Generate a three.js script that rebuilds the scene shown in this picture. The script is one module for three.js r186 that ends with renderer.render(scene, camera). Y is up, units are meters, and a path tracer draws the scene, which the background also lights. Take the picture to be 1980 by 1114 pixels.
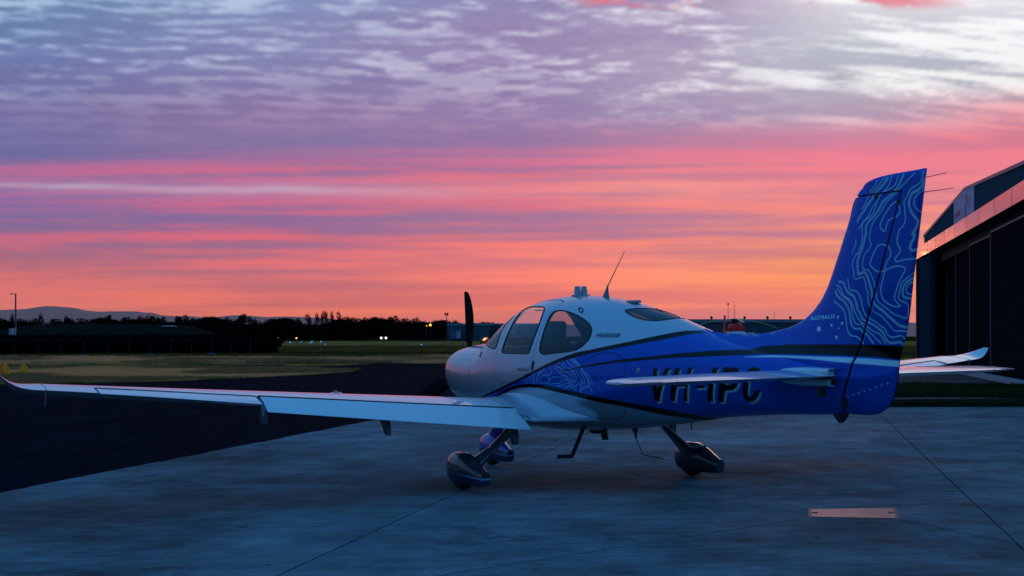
import * as THREE from 'three';
import { mergeGeometries, mergeVertices, toCreasedNormals } from 'three/addons/utils/BufferGeometryUtils.js';
import { RoundedBoxGeometry } from 'three/addons/geometries/RoundedBoxGeometry.js';
import { FontLoader } from 'three/addons/loaders/FontLoader.js';
import { Brush, Evaluator, HOLLOW_SUBTRACTION, HOLLOW_INTERSECTION } from 'three-bvh-csg';

// ---------------------------------------------------------------- camera, sky, sun, exposure
const W = 1980, H = 1114, EYE = 1.556;
const scene = new THREE.Scene(), rgbOf = (r, g, b) => new THREE.Color().setRGB(r, g, b);
const camera = new THREE.PerspectiveCamera(2 * Math.atan(H / 2 / 2554) * 180 / Math.PI, W / H, 0.1, 30000);
camera.position.set(0, EYE, 0);
camera.setViewOffset(W, H, 0, -93, W, H);            // a lens shifted upwards, so that uprights stay upright
scene.add(camera);
const renderer = new THREE.WebGLRenderer({ antialias: true });
renderer.setSize(W, H);
renderer.toneMapping = THREE.LinearToneMapping;
renderer.toneMappingExposure = 1;
renderer.shadowMap.enabled = true;

const clamp = (x, a = 0, b = 1) => Math.min(b, Math.max(a, x));
const lerp = (a, b, t) => a + (b - a) * t;
const smooth = (a, b, x) => { const t = clamp((x - a) / (b - a)); return t * t * (3 - 2 * t); };
const toLinear = (c) => (c <= 0.04045 ? c / 12.92 : Math.pow((c + 0.055) / 1.055, 2.4));
function rng(seed) { let s = seed >>> 0; return () => { s = (s + 0x6d2b79f5) >>> 0; let t = Math.imul(s ^ (s >>> 15), 1 | s); t = (t + Math.imul(t ^ (t >>> 7), 61 | t)) ^ t; return ((t ^ (t >>> 14)) >>> 0) / 4294967296; }; }
const PERM = (() => { const r = rng(11), p = new Uint8Array(512), q = [...Array(256).keys()]; for (let i = 255; i > 0; i--) { const j = Math.floor(r() * (i + 1)); [q[i], q[j]] = [q[j], q[i]]; } for (let i = 0; i < 512; i++) p[i] = q[i & 255]; return p; })();
function noise(x, y) {                                // value noise, 0..1
  const xi = Math.floor(x), yi = Math.floor(y), fx = x - xi, fy = y - yi, u = fx * fx * (3 - 2 * fx), v = fy * fy * (3 - 2 * fy);
  const a = PERM[(xi & 255) + PERM[yi & 255]], b = PERM[((xi + 1) & 255) + PERM[yi & 255]], c = PERM[(xi & 255) + PERM[(yi + 1) & 255]], d = PERM[((xi + 1) & 255) + PERM[(yi + 1) & 255]];
  return (a + (b - a) * u + (c - a + (a - b - c + d) * u) * v) / 255;
}
function fbm(x, y, o = 4) { let s = 0, a = 0.5, t = 0; for (let i = 0; i < o; i++) { s += a * noise(x, y); t += a; x = x * 2.03 + 17.3; y = y * 2.03 + 9.1; a *= 0.5; } return s / t; }

// The sky at dusk: for each height (tangent units, as rows) and direction (columns) the colour of lit cloud and of cloud in its own shade.
const SKY_U = [0, 495, 990, 1300, 1640, 1980];
const SKY_ROWS = [
  [0, 'a2bcd8 6480a8|b0c2de 7d8cba|cccbe0 8d87b4|dcd9e6 a38fb2|ffffff dcd8e0|ffffff e8e4ea'],
  [60, '93aed2 667aa9|a8b4d6 8084b2|cac6dc 9282ae|dedce6 a394b8|fbfafc c8cad4|f8f8fa c4c6d2'],
  [110, 'a4b4d6 6a76aa|b8bedc 8080b0|c8c2d8 927eac|eceaee ab9cba|f4f4f6 b6bac8|f4f4f6 b2b6c6'],
  [160, '949cc2 6c6ea2|a09cc0 8078a8|bcb2cc 8a7aaa|e0dce4 aa98b8|f6f6f6 b4b2c0|f4f2f2 b4b4c0'],
  [220, '867fae 6e6a9e|9a84ae 86729e|b49cba 927caa|c0aec4 a08cb0|dccad4 b49cb4|f0a0a8 c88ca0'],
  [270, '847cac 6c6c9e|987aa4 8072a2|b07aa2 8e76a2|d8849e a680a4|e8849a cc84a0|f4848e d07c94'],
  [300, '9470a2 6c6a9e|a4709c 7c6e9e|c4769c 9474a0|e87e94 b07c9e|f08092 d87e98|f48290 d87a90'],
  [330, 'b46c96 7e6c9c|cc6c8e 886e9e|dc728c a0749c|f4868c c07c98|f48290 d47c94|f48490 e0808e'],
  [365, 'a8709e 786ea0|b878a0 8c74a0|e8828c a47c9c|f89890 c47f94|f08a90 c87c94|f48c8c d87e8e'],
  [400, 'a8689a 786ca0|cc6a8a 8a6c9a|d8748a a0749a|f48884 b87a98|f48c86 bc7a96|fc9484 d07e90'],
  [430, 'b86a8e 806a98|cc6a86 8c6a98|e87a82 a87496|f08a86 b87c96|fc947e c47c90|fca078 d88288'],
  [460, 'c46a84 886890|e06a7c 946a90|f87c78 b07490|fc8a78 b87a94|fc9a78 c87c8c|fca874 e08880'],
  [500, 'd06c74 9c6a84|ee7276 a46c86|fc8478 c87482|ff927a d07c84|ffa468 d88078|ffb068 ec8c74'],
  [545, 'dc7470 b46c78|ee7872 bc6c78|fc8474 d27274|ff9272 e07c78|ff9c64 e88470|ffa868 f08c70'],
  [580, 'd87470 b86c74|ec7868 c46c70|fc8468 dc7270|ff8e70 e47c76|ff946a e88070|ffa068 ec8870'],
  [605, 'dc7c70 c47470|f08064 cc6c68|f47e68 d8786e|fa8474 d87c7a|f48878 d8807a|f49070 d8847a'],
  [650, 'c8786c b07078|d87a66 b86c6c|dc7670 bc7074|dc7a78 b07484|d87c7a b47880|d88478 b87c7c'],
].map(([v, s]) => [v, s.split('|').map((c) => c.split(' ').map((h) => [0, 2, 4].map((k) => parseInt(h.slice(k, k + 2), 16) / 255)))]);
function skyBase(u, v, out) {                         // out: [lit r g b, shade r g b], sRGB
  u = clamp(u, 0, 1980); v = clamp(v, 0, 650);
  let i = 0, j = 0; while (i < SKY_ROWS.length - 2 && SKY_ROWS[i + 1][0] < v) i++; while (j < SKY_U.length - 2 && SKY_U[j + 1] < u) j++;
  const q = (x) => x * x * (3 - 2 * x) * 0.5 + x * 0.5;
  const t = q((v - SKY_ROWS[i][0]) / (SKY_ROWS[i + 1][0] - SKY_ROWS[i][0])), s = q((u - SKY_U[j]) / (SKY_U[j + 1] - SKY_U[j]));
  for (let k = 0; k < 6; k++) { const l = k < 3 ? 0 : 1, c = k % 3, A = SKY_ROWS[i][1], B = SKY_ROWS[i + 1][1]; out[k] = lerp(lerp(A[j][l][c], A[j + 1][l][c], s), lerp(B[j][l][c], B[j + 1][l][c], s), t); }
  return out;
}
const ZENITH = [0.06, 0.29, 0.71], ANTISUN = [0.045, 0.20, 0.45], SIDE_LOW = [0.09, 0.18, 0.40];
function makeSky(w, h) {
  const data = new Float32Array(w * h * 4), c6 = [0, 0, 0, 0, 0, 0];
  for (let j = 0; j < h; j++) {
    const el = ((j + 0.5) / h - 0.5) * Math.PI;
    for (let i = 0; i < w; i++) {
      const o = (j * w + i) * 4; data[o + 3] = 1;
      if (el < -0.03) { data[o] = 0.03; data[o + 1] = 0.04; data[o + 2] = 0.06; continue; }
      let az = ((i + 0.5) / w - 0.5) * 2 * Math.PI + Math.PI / 2; if (az > Math.PI) az -= 2 * Math.PI;
      const a = Math.abs(az), te = Math.tan(Math.min(el, 1.5));
      const wide = 990 + 2554 * (a < 0.5 ? Math.tan(az) : Math.sign(az) * (Math.tan(0.5) + (a - 0.5) * 1.25));
      const v = 650 - 2554 * te / Math.max(Math.cos(Math.min(a, 0.9)), 0.5);
      skyBase(wide, v, c6);
      let t = 0.5;
      const detail = 1 - smooth(0.9, 2.2, a);
      if (detail > 0 && v > -2600) {
        const top = 1 - smooth(225, 330, v), right = smooth(1320, 1660, wide + 90 * (noise(wide / 120, v / 40) - 0.5));
        let rip = 0, band = 0;
        if (top > 0) {
          const wv = v + 34 * (fbm(wide / 330, v / 130, 2) - 0.5) - wide * 0.012;
          const r1 = fbm(wide / 150 + 3.1, wv / 19, 5), r2 = fbm(wide / 58 + 9, wv / 11 + 4, 4), r0 = fbm(wide / 460 + 40, wv / 70, 3);
          const fine = smooth(290, 170, v), tx = wide + 40 * (fbm(wide / 140, v / 45 + 60, 2) - 0.5), p1 = fbm(tx / 66 + 11, wv / 11 + 2, 4), p2 = fbm(tx / 24 + 71, wv / 6.5 + 5, 3), rows = 0.5 + 0.5 * Math.sin((wv + 16 * fbm(wide / 210 + 4, v / 60, 3)) / 21 * 6.283);
          const puff = p1 * 0.60 + p2 * 0.16 + r0 * 0.30 + (rows - 0.5) * 0.13 * smooth(1100, 500, wide);
          const cloudlet = 0.03 + 0.72 * (1 - smooth(0.39, 0.575, puff)) + 0.55 * smooth(0.40, 0.72, 1 - r1 * 0.7 - p2 * 0.3) * (1 - smooth(0.40, 0.66, puff)) + 0.30 * (p2 - 0.5) + 0.22 * (r1 - 0.5), ripple = clamp(lerp(0.32 + 0.4 * (r2 - 0.5) + 0.3 * (p1 - 0.5), cloudlet, lerp(0.55, 0.95, fine)), 0, 1.05);
          const s1 = fbm(wide / 300 + 7, (v - wide * 0.075 + 26 * noise(wide / 200, v / 70)) / 27 + 5, 5), s2 = fbm(wide / 90, (v - wide * 0.09) / 8, 4);
          const wisp = smooth(0.42, 0.62, s1 * 0.66 + s2 * 0.34);
          const small = smooth(0.46, 0.56, fbm(wide / 34 + 5, v / 9 + 31, 3)) * smooth(150, 185, v) * smooth(245, 215, v) * smooth(1000, 1120, wide);
          rip = lerp(ripple, wisp, right) * (1 - 0.5 * small);
        }
        if (top < 1) {
          const vv = v + wide * 0.008;
          const b0 = fbm(wide / 950 + 2, vv / 36 + 3, 3), b1 = fbm(wide / 600 + 8, vv / 11 + 21, 5), b2 = fbm(wide / 170 + 5, vv / 5 + 2, 4);
          band = smooth(0.375, 0.625, b0 * 0.40 + b1 * 0.38 + b2 * 0.22);
        }
        t = lerp(0.5, lerp(band, rip, top), detail);
        const fringe = v < 40 ? smooth(0.47, 0.60, fbm(wide / 70 + 2, v / 13 + 7, 4)) * smooth(24, 2, v) * smooth(1080, 1180, wide) * smooth(1900, 1740, wide) : 0;
        const streak = Math.exp(-(((v - 356 - wide * 0.016 - 5 * noise(wide / 90, 3)) / (5 + wide * 0.006)) ** 2)) * (1 - smooth(450, 1150, wide)) * smooth(-300, 100, wide) * (0.6 + 0.5 * noise(wide / 60, v / 9));
        for (let k = 0; k < 3; k++) { const g = lerp(c6[k + 3], c6[k], t); data[o + k] = toLinear(lerp(lerp(g, [0.80, 0.74, 0.80][k], streak * 0.62), [0.89, 0.48, 0.55][k], fringe * 0.85)); }
      } else for (let k = 0; k < 3; k++) data[o + k] = toLinear(lerp(c6[k + 3], c6[k], 0.5));
      // beyond the sunset the sky cools: up towards the zenith and round towards the east
      const up = smooth(-60, -1500, v), round = smooth(0.42, 1.15, a);
      for (let k = 0; k < 3; k++) {
        const low = lerp(SIDE_LOW[k], ANTISUN[k], smooth(1.2, 2.6, a)), far = lerp(low, ZENITH[k], smooth(0.02, 0.7, el));
        data[o + k] = lerp(lerp(data[o + k], far, round), ZENITH[k] * (1 + 0.25 * (t - 0.5)), up);
      }
    }
  }
  const tex = new THREE.DataTexture(data, w, h, THREE.RGBAFormat, THREE.FloatType);
  tex.mapping = THREE.EquirectangularReflectionMapping; tex.magFilter = tex.minFilter = THREE.LinearFilter; tex.needsUpdate = true;
  return tex;
}
scene.background = makeSky(4096, 2048);
scene.environment = scene.background;

const SUN_AZ = 0.20, SUN_EL = 0.035;                  // the last glow of the sun, low behind the airplane
const sun = new THREE.DirectionalLight(new THREE.Color().setRGB(1, 0.42, 0.26), 0.10);
sun.name = 'sun';
sun.position.set(Math.sin(SUN_AZ) * 60, Math.tan(SUN_EL) * 60 + 1, -Math.cos(SUN_AZ) * 60 - 12);
sun.target.position.set(0, 1, -12);
sun.castShadow = true; sun.shadow.radius = 14; sun.shadow.mapSize.set(2048, 2048);
Object.assign(sun.shadow.camera, { left: -30, right: 30, top: 20, bottom: -5, near: 1, far: 140 });
scene.add(sun, sun.target);

// ---------------------------------------------------------------- helpers
const rgb = (r, g, b) => new THREE.Color().setRGB(r, g, b);
const std = (r, g, b, roughness = 0.6, more = {}) => new THREE.MeshStandardMaterial({ color: rgb(r, g, b), roughness, ...more });
const phys = (r, g, b, roughness = 0.3, more = {}) => new THREE.MeshPhysicalMaterial({ color: rgb(r, g, b), roughness, ...more });
const taken = {};
function numbered(name) { const n = taken[name] = (taken[name] ?? -1) + 1; return n ? `${name}_${String(n).padStart(3, '0')}` : name; }
function tag(o, label, category, group) { o.userData.label = label; if (category) o.userData.category = category; if (group) o.userData.group = group; return o; }
function thing(name, label, category, x = 0, y = 0, d = 0, group) { const o = new THREE.Group(); o.name = numbered(name); o.position.set(x, y, -d); scene.add(o); return tag(o, label, category, group); }
function mesh(name, geo, mat, parent) { const m = new THREE.Mesh(geo, mat); m.name = parent === scene ? numbered(name) : name; m.castShadow = m.receiveShadow = true; parent.add(m); return m; }
function structure(name, geo, mat) { const m = mesh(name, geo, mat, scene); m.userData.kind = 'structure'; return m; }
function plain(g) { const p = g.index ? g.toNonIndexed() : g; for (const k of Object.keys(p.attributes)) if (!['position', 'normal', 'uv'].includes(k)) p.deleteAttribute(k); if (!p.attributes.uv) p.setAttribute('uv', new THREE.BufferAttribute(new Float32Array(p.attributes.position.count * 2), 2)); if (!p.attributes.normal) p.computeVertexNormals(); p.clearGroups?.(); return p; }
const merge = (...list) => mergeGeometries(list.flat().map(plain));
function box(w, h, d, x = 0, y = 0, z = 0) { return new THREE.BoxGeometry(w, h, d).translate(x, y, z); }
function rbox(w, h, d, r, x = 0, y = 0, z = 0) { return new RoundedBoxGeometry(w, h, d, 3, r).translate(x, y, z); }
const V = (x, y, z) => new THREE.Vector3(x, y, z);
function rod(p, q, r0, r1 = r0, n = 8) { const a = V(...p), b = V(...q), d = b.clone().sub(a), g = new THREE.CylinderGeometry(r1, r0, d.length(), n); g.translate(0, d.length() / 2, 0); g.applyQuaternion(new THREE.Quaternion().setFromUnitVectors(V(0, 1, 0), d.normalize())); return g.translate(...p); }
function beam(p, q, w, t, up = [0, 1, 0]) { const a = V(...p), b = V(...q), d = b.clone().sub(a), L = d.length(); d.normalize(); const s = d.clone().cross(V(...up)).normalize(), u = s.clone().cross(d); const g = new THREE.BoxGeometry(w, t, L); g.applyMatrix4(new THREE.Matrix4().makeBasis(s, u, d.clone().negate())); return g.translate((a.x + b.x) / 2, (a.y + b.y) / 2, (a.z + b.z) / 2); }
// rows of points joined into a skin; each row may be closed on itself; the ends may be capped
function loft(rows, { closed = true, caps = true, crease = 0.7, flip = false } = {}) {
  const n = rows[0].length, pos = [], idx = [];
  for (const r of rows) for (const p of r) pos.push(...p);
  const m = closed ? n : n - 1, tri = (a, b, c) => (flip ? idx.push(a, c, b) : idx.push(a, b, c));
  for (let i = 0; i < rows.length - 1; i++) for (let j = 0; j < m; j++) { const a = i * n + j, b = i * n + (j + 1) % n, c = a + n, d = b + n; tri(a, b, d); tri(a, d, c); }
  if (caps) for (const [i, f] of [[0, 1], [rows.length - 1, 0]]) { const c = [0, 1, 2].map((k) => rows[i].reduce((s, p) => s + p[k], 0) / n); const at = pos.length / 3; pos.push(...c); for (let j = 0; j < n; j++) { const a = i * n + j, b = i * n + (j + 1) % n; f ? tri(at, b, a) : tri(at, a, b); } }
  const g = new THREE.BufferGeometry(); g.setAttribute('position', new THREE.Float32BufferAttribute(pos, 3)); g.setIndex(idx);
  return crease ? toCreasedNormals(g, crease) : (g.computeVertexNormals(), g);
}
function mirrored(g) { g = g.clone(); if (g.index) g = g.toNonIndexed(); const p = g.attributes.position, nn = g.attributes.normal; for (const at of Object.values(g.attributes)) { const s = at.itemSize, a = at.array; for (let i = 0; i < at.count; i += 3) for (let k = 0; k < s; k++) { const t = a[(i + 1) * s + k]; a[(i + 1) * s + k] = a[(i + 2) * s + k]; a[(i + 2) * s + k] = t; } } for (let i = 0; i < p.count; i++) { p.setZ(i, -p.getZ(i)); nn.setZ(i, -nn.getZ(i)); } return g; }
function pchip(xs, ys) {
  const n = xs.length, h = [], d = [], m = new Array(n).fill(0);
  for (let i = 0; i < n - 1; i++) { h[i] = xs[i + 1] - xs[i]; d[i] = (ys[i + 1] - ys[i]) / h[i]; }
  for (let i = 1; i < n - 1; i++) if (d[i - 1] * d[i] > 0) { const a = 2 * h[i] + h[i - 1], b = h[i] + 2 * h[i - 1]; m[i] = (a + b) / (a / d[i - 1] + b / d[i]); }
  m[0] = d[0]; m[n - 1] = d[n - 2];
  return (q) => { q = clamp(q, xs[0], xs[n - 1]); let i = 0; while (i < n - 2 && xs[i + 1] < q) i++; const t = (q - xs[i]) / h[i]; return (2 * t ** 3 - 3 * t * t + 1) * ys[i] + (t ** 3 - 2 * t * t + t) * h[i] * m[i] + (3 * t * t - 2 * t ** 3) * ys[i + 1] + (t ** 3 - t * t) * h[i] * m[i + 1]; };
}
function table(rows) { const xs = rows.map((r) => r[0]); return rows[0].slice(1).map((_, k) => pchip(xs, rows.map((r) => r[k + 1]))); }
const span0 = (a, b, n) => [...Array(n + 1)].map((_, i) => lerp(a, b, i / n));
const pairs = (a) => { const o = []; for (let i = 0; i < a.length; i += 2) o.push([a[i], a[i + 1]]); return o; };
function dataTexture(n, fill, srgb = false, m = n) { const d = new Uint8Array(n * m * 4); for (let j = 0; j < m; j++) for (let i = 0; i < n; i++) { const c = fill(i / n, j / m), o = (j * n + i) * 4; d[o] = clamp(c[0]) * 255; d[o + 1] = clamp(c[1]) * 255; d[o + 2] = clamp(c[2]) * 255; d[o + 3] = 255; } const t = new THREE.DataTexture(d, n, m); t.wrapS = t.wrapT = THREE.RepeatWrapping; t.magFilter = THREE.LinearFilter; t.minFilter = THREE.LinearMipmapLinearFilter; if (srgb) t.colorSpace = THREE.SRGBColorSpace; t.needsUpdate = true; return t; }
const seamless = (f) => (x, y) => { const a = smooth(0.9, 1, x), b = smooth(0.9, 1, y); return lerp(lerp(f(x, y), f(x - 1, y), a), lerp(f(x, y - 1), f(x - 1, y - 1), a), b); };
// a flat polygon in plan, [x, depth] in metres, as a sheet or a slab with its top at y
function plan(points, y = 0, thick = 0) { const s = new THREE.Shape(points.map(([x, d]) => new THREE.Vector2(x, d))); const g = thick ? new THREE.ExtrudeGeometry(s, { depth: thick, bevelEnabled: false }) : new THREE.ShapeGeometry(s); g.rotateX(-Math.PI / 2); return g.translate(0, y - thick, 0); }
function inset(poly, k) { let A = 0; poly.forEach((p, i) => { const q = poly[(i + 1) % poly.length]; A += p[0] * q[1] - q[0] * p[1]; }); const s = A > 0 ? 1 : -1, n = poly.length; return poly.map((p, i) => { const a = poly[(i + n - 1) % n], b = poly[(i + 1) % n]; const e1 = [p[0] - a[0], p[1] - a[1]], e2 = [b[0] - p[0], b[1] - p[1]], l1 = Math.hypot(...e1), l2 = Math.hypot(...e2); const n1 = [-e1[1] / l1 * s, e1[0] / l1 * s], n2 = [-e2[1] / l2 * s, e2[0] / l2 * s]; const d = 1 + n1[0] * n2[0] + n1[1] * n2[1]; return [p[0] + k * (n1[0] + n2[0]) / Math.max(d, 0.3), p[1] + k * (n1[1] + n2[1]) / Math.max(d, 0.3)]; }); }
const CONTOURS = [
[2.4, [7.587,2.748,7.569,2.713,7.497,2.675,7.442,2.617,7.387,2.565,7.34,2.517,7.293,2.482,7.27,2.449]],
[1, [7.561,2.754,7.516,2.724,7.47,2.678,7.406,2.64,7.378,2.61,7.35,2.568,7.322,2.538]],
[1, [7.485,2.74,7.462,2.704,7.407,2.665]],
[1, [7.629,2.763,7.621,2.707,7.568,2.662,7.505,2.624,7.496,2.587,7.432,2.542,7.404,2.486,7.339,2.434,7.282,2.386]],
[1, [7.696,2.756,7.682,2.707,7.647,2.673,7.541,2.646]],
[2.2, [7.744,2.757,7.717,2.704,7.673,2.652,7.593,2.603,7.54,2.576,7.513,2.535,7.476,2.487,7.421,2.453,7.384,2.424,7.366,2.393,7.374,2.354,7.355,2.304,7.345,2.26,7.316,2.203,7.307,2.196,7.277,2.136,7.285,2.054,7.294,2.033,7.343,2.052,7.372,2.037,7.4,1.975,7.409,1.934,7.428,1.9,7.422,1.846,7.454,1.791,7.52,1.756,7.575,1.709,7.63,1.675,7.676,1.635,7.748,1.621]],
[1, [7.854,2.76,7.794,2.72,7.725,2.672,7.672,2.627,7.62,2.594,7.575,2.567,7.548,2.531,7.521,2.49,7.457,2.444,7.429,2.401,7.411,2.352,7.405,2.288,7.432,2.261,7.381,2.2,7.356,2.193,7.335,2.133,7.334,2.079,7.353,2.065,7.392,2.07,7.429,2.014,7.457,1.946,7.465,1.872,7.474,1.824,7.53,1.79,7.594,1.748,7.631,1.721,7.704,1.7,7.758,1.68,7.768,1.745,7.773,1.778,7.751,1.805,7.706,1.816,7.679,1.833,7.679,1.866,7.698,1.898,7.699,1.938,7.726,1.969,7.799,2.006,7.848,2.04]],
[1, [7.478,2.582,7.468,2.526,7.422,2.472,7.348,2.446,7.32,2.409,7.333,2.338,7.327,2.293,7.308,2.23,7.27,2.186,7.268,2.198,7.227,2.146,7.217,2.098,7.241,2.063,7.24,2.015,7.264,1.993,7.343,2.018,7.357,1.99,7.37,1.922,7.389,1.887,7.383,1.826,7.406,1.779,7.444,1.737,7.51,1.716,7.556,1.669,7.602,1.629,7.629,1.595,7.675,1.595,7.747,1.592]],
[1.1, [7.689,2.569,7.637,2.555,7.583,2.503,7.547,2.456,7.515,2.414,7.514,2.376,7.554,2.345,7.572,2.366,7.582,2.415,7.617,2.441,7.678,2.452,7.713,2.48,7.701,2.518,7.689,2.563]],
[1.1, [7.937,2.763,7.92,2.695,7.869,2.663,7.81,2.651,7.775,2.586,7.74,2.558,7.757,2.513,7.752,2.477,7.764,2.438,7.746,2.384,7.694,2.351,7.689,2.313,7.671,2.277,7.683,2.233,7.709,2.212,7.7,2.182,7.656,2.14,7.647,2.131,7.665,2.11,7.747,2.129,7.828,2.125,7.868,2.133]],
[1.1, [7.553,2.053,7.568,2.115,7.606,2.153,7.615,2.174,7.605,2.225,7.535,2.257,7.49,2.244,7.462,2.214,7.425,2.152,7.412,2.126,7.407,2.103,7.431,2.081,7.468,2.05,7.506,2.043,7.553,2.053,7.618,2.076,7.692,2.084,7.746,2.067,7.75,2.047,7.699,1.984,7.671,1.932,7.657,1.886,7.633,1.847,7.669,1.8,7.705,1.779,7.65,1.774,7.577,1.799,7.521,1.843,7.508,1.917,7.533,1.983,7.553,2.053]],
[2.4, [7.995,2.748,7.936,2.699,7.919,2.652,7.877,2.626,7.826,2.618,7.8,2.571,7.791,2.523,7.816,2.471,7.849,2.432,7.878,2.411,7.864,2.363,7.83,2.322,7.817,2.305,7.847,2.315,7.838,2.279,7.803,2.244,7.794,2.201,7.82,2.187,7.878,2.196]],
[1, [8.002,2.729,7.953,2.691,7.927,2.621,7.868,2.596,7.834,2.556,7.85,2.505,7.891,2.471,7.941,2.455]],
[1, [7.985,2.67,7.951,2.594,7.922,2.56,7.95,2.515]],
[1, [7.927,2.401,7.898,2.373,7.897,2.336,7.905,2.305]],
[1, [7.253,2.304,7.262,2.265,7.224,2.228,7.214,2.196]],
[2, [7.059,1.987,7.125,1.985,7.134,1.936,7.193,1.886,7.243,1.871,7.271,1.815,7.28,1.761,7.314,1.726,7.323,1.692,7.356,1.674,7.423,1.65,7.48,1.616,7.527,1.589,7.545,1.542,7.572,1.509,7.618,1.503,7.683,1.516,7.71,1.496]],
[1.1, [7.028,1.96,7.084,1.945,7.103,1.895,7.133,1.867,7.203,1.844,7.241,1.775,7.26,1.727,7.308,1.671,7.327,1.658,7.404,1.61,7.451,1.583,7.498,1.576,7.526,1.529,7.553,1.496]],
[1, [7.043,1.932,7.093,1.882,7.163,1.852,7.212,1.81,7.221,1.748,7.249,1.665,7.278,1.644,7.327,1.651]],
[1.8, [7.017,1.912,7.052,1.862,7.112,1.847,7.182,1.783,7.2,1.721,7.209,1.666,7.238,1.61,7.307,1.617,7.326,1.59,7.374,1.569,7.43,1.502]],
[1.1, [7.01,1.832,7.091,1.792,7.141,1.749,7.155,1.694,7.164,1.618,7.207,1.556,7.277,1.556,7.334,1.501]],
[1.1, [7.17,2.004,7.184,1.941,7.204,1.913,7.273,1.911,7.311,1.862,7.325,1.801,7.338,1.753,7.376,1.698,7.443,1.677,7.499,1.636,7.546,1.616,7.564,1.569,7.61,1.542,7.665,1.556,7.702,1.562,7.737,1.529]],
[1, [7.327,1.637,7.403,1.583,7.46,1.535,7.506,1.502]],
[1.9, [7.843,1.991,7.771,1.968,7.726,1.93,7.716,1.865,7.733,1.844,7.796,1.833]],
[1, [7.825,1.959,7.78,1.948,7.748,1.91,7.761,1.87,7.806,1.865]],
[0.8, [3.621,1.217,3.571,1.185,3.544,1.205,3.525,1.23,3.481,1.232,3.479,1.255,3.513,1.261,3.567,1.247,3.62,1.222]],
[0.8, [3.379,1.139,3.415,1.125,3.45,1.152,3.503,1.158,3.546,1.144,3.606,1.176,3.665,1.177,3.706,1.148,3.755,1.134,3.779,1.149,3.754,1.179,3.705,1.203,3.646,1.217]],
[0.8, [3.44,1.079,3.467,1.09,3.519,1.086,3.58,1.093,3.615,1.156,3.665,1.162,3.69,1.127,3.747,1.118,3.802,1.125,3.811,1.16,3.769,1.205,3.727,1.229]],
[0.8, [3.517,1.061,3.57,1.072,3.612,1.063,3.615,1.115,3.665,1.141,3.706,1.112,3.786,1.104,3.834,1.12,3.834,1.166,3.793,1.21,3.751,1.24]],
[0.8, [3.643,1.044,3.647,1.09,3.689,1.101,3.738,1.092,3.784,1.073,3.83,1.06,3.848,1.095]],
[0.8, [3.667,1.039,3.679,1.065,3.728,1.067,3.781,1.043,3.833,1.029]],
[0.8, [3.525,1.297,3.596,1.283,3.644,1.238]],
[0.8, [3.601,1.308,3.658,1.269,3.702,1.239,3.75,1.25]],
[0.8, [3.657,1.325,3.695,1.295,3.763,1.275,3.806,1.246,3.832,1.211,3.873,1.172,3.927,1.133,3.934,1.123,3.888,1.117,3.872,1.096]],
[0.8, [3.711,1.338,3.775,1.301,3.842,1.272,3.877,1.232,3.927,1.173,3.972,1.114,3.926,1.098,3.87,1.076]],
[0.8, [3.743,1.341,3.813,1.306,3.881,1.267,3.933,1.213,3.981,1.154,4.017,1.105,4.015,1.075,3.939,1.073,3.882,1.046,3.86,1.01]],
[0.8, [3.768,1.336,3.854,1.297,3.906,1.253,3.956,1.203,4.011,1.145,4.032,1.1,4.037,1.071,3.953,1.058,3.895,1.031,3.876,1.01]],
[0.8, [3.971,1.214,3.995,1.184,4.041,1.155,4.063,1.131,4.072,1.086]],
[0.8, [4.05,1.056,4.05,1.016]],
[0.8, [3.208,1.083,3.219,1.146,3.267,1.163,3.323,1.169,3.378,1.165,3.423,1.182,3.42,1.228,3.363,1.248]],
[0.8, [3.158,1.076,3.17,1.155,3.218,1.193,3.273,1.22,3.3,1.236]],
[0.8, [3.134,1.075,3.15,1.149,3.188,1.187,3.246,1.209]],
[0.8, [3.098,1.069,3.105,1.164,3.109,1.185]],
[0.8, [3.073,1.068,3.075,1.142,3.084,1.179]],
[0.8, [3.017,1.072,3.024,1.109,3.049,1.163]],
[0.8, [2.975,1.065,2.966,1.107,2.998,1.145]],
[0.8, [2.92,1.063,2.922,1.101,2.877,1.115]],
[0.8, [3.228,1.083,3.285,1.085,3.332,1.091,3.377,1.072]],
[0.8, [3.32,1.221,3.314,1.18,3.351,1.149,3.369,1.113,3.368,1.077]],
[0.8, [3.379,1.139,3.412,1.063]]
];
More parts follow.
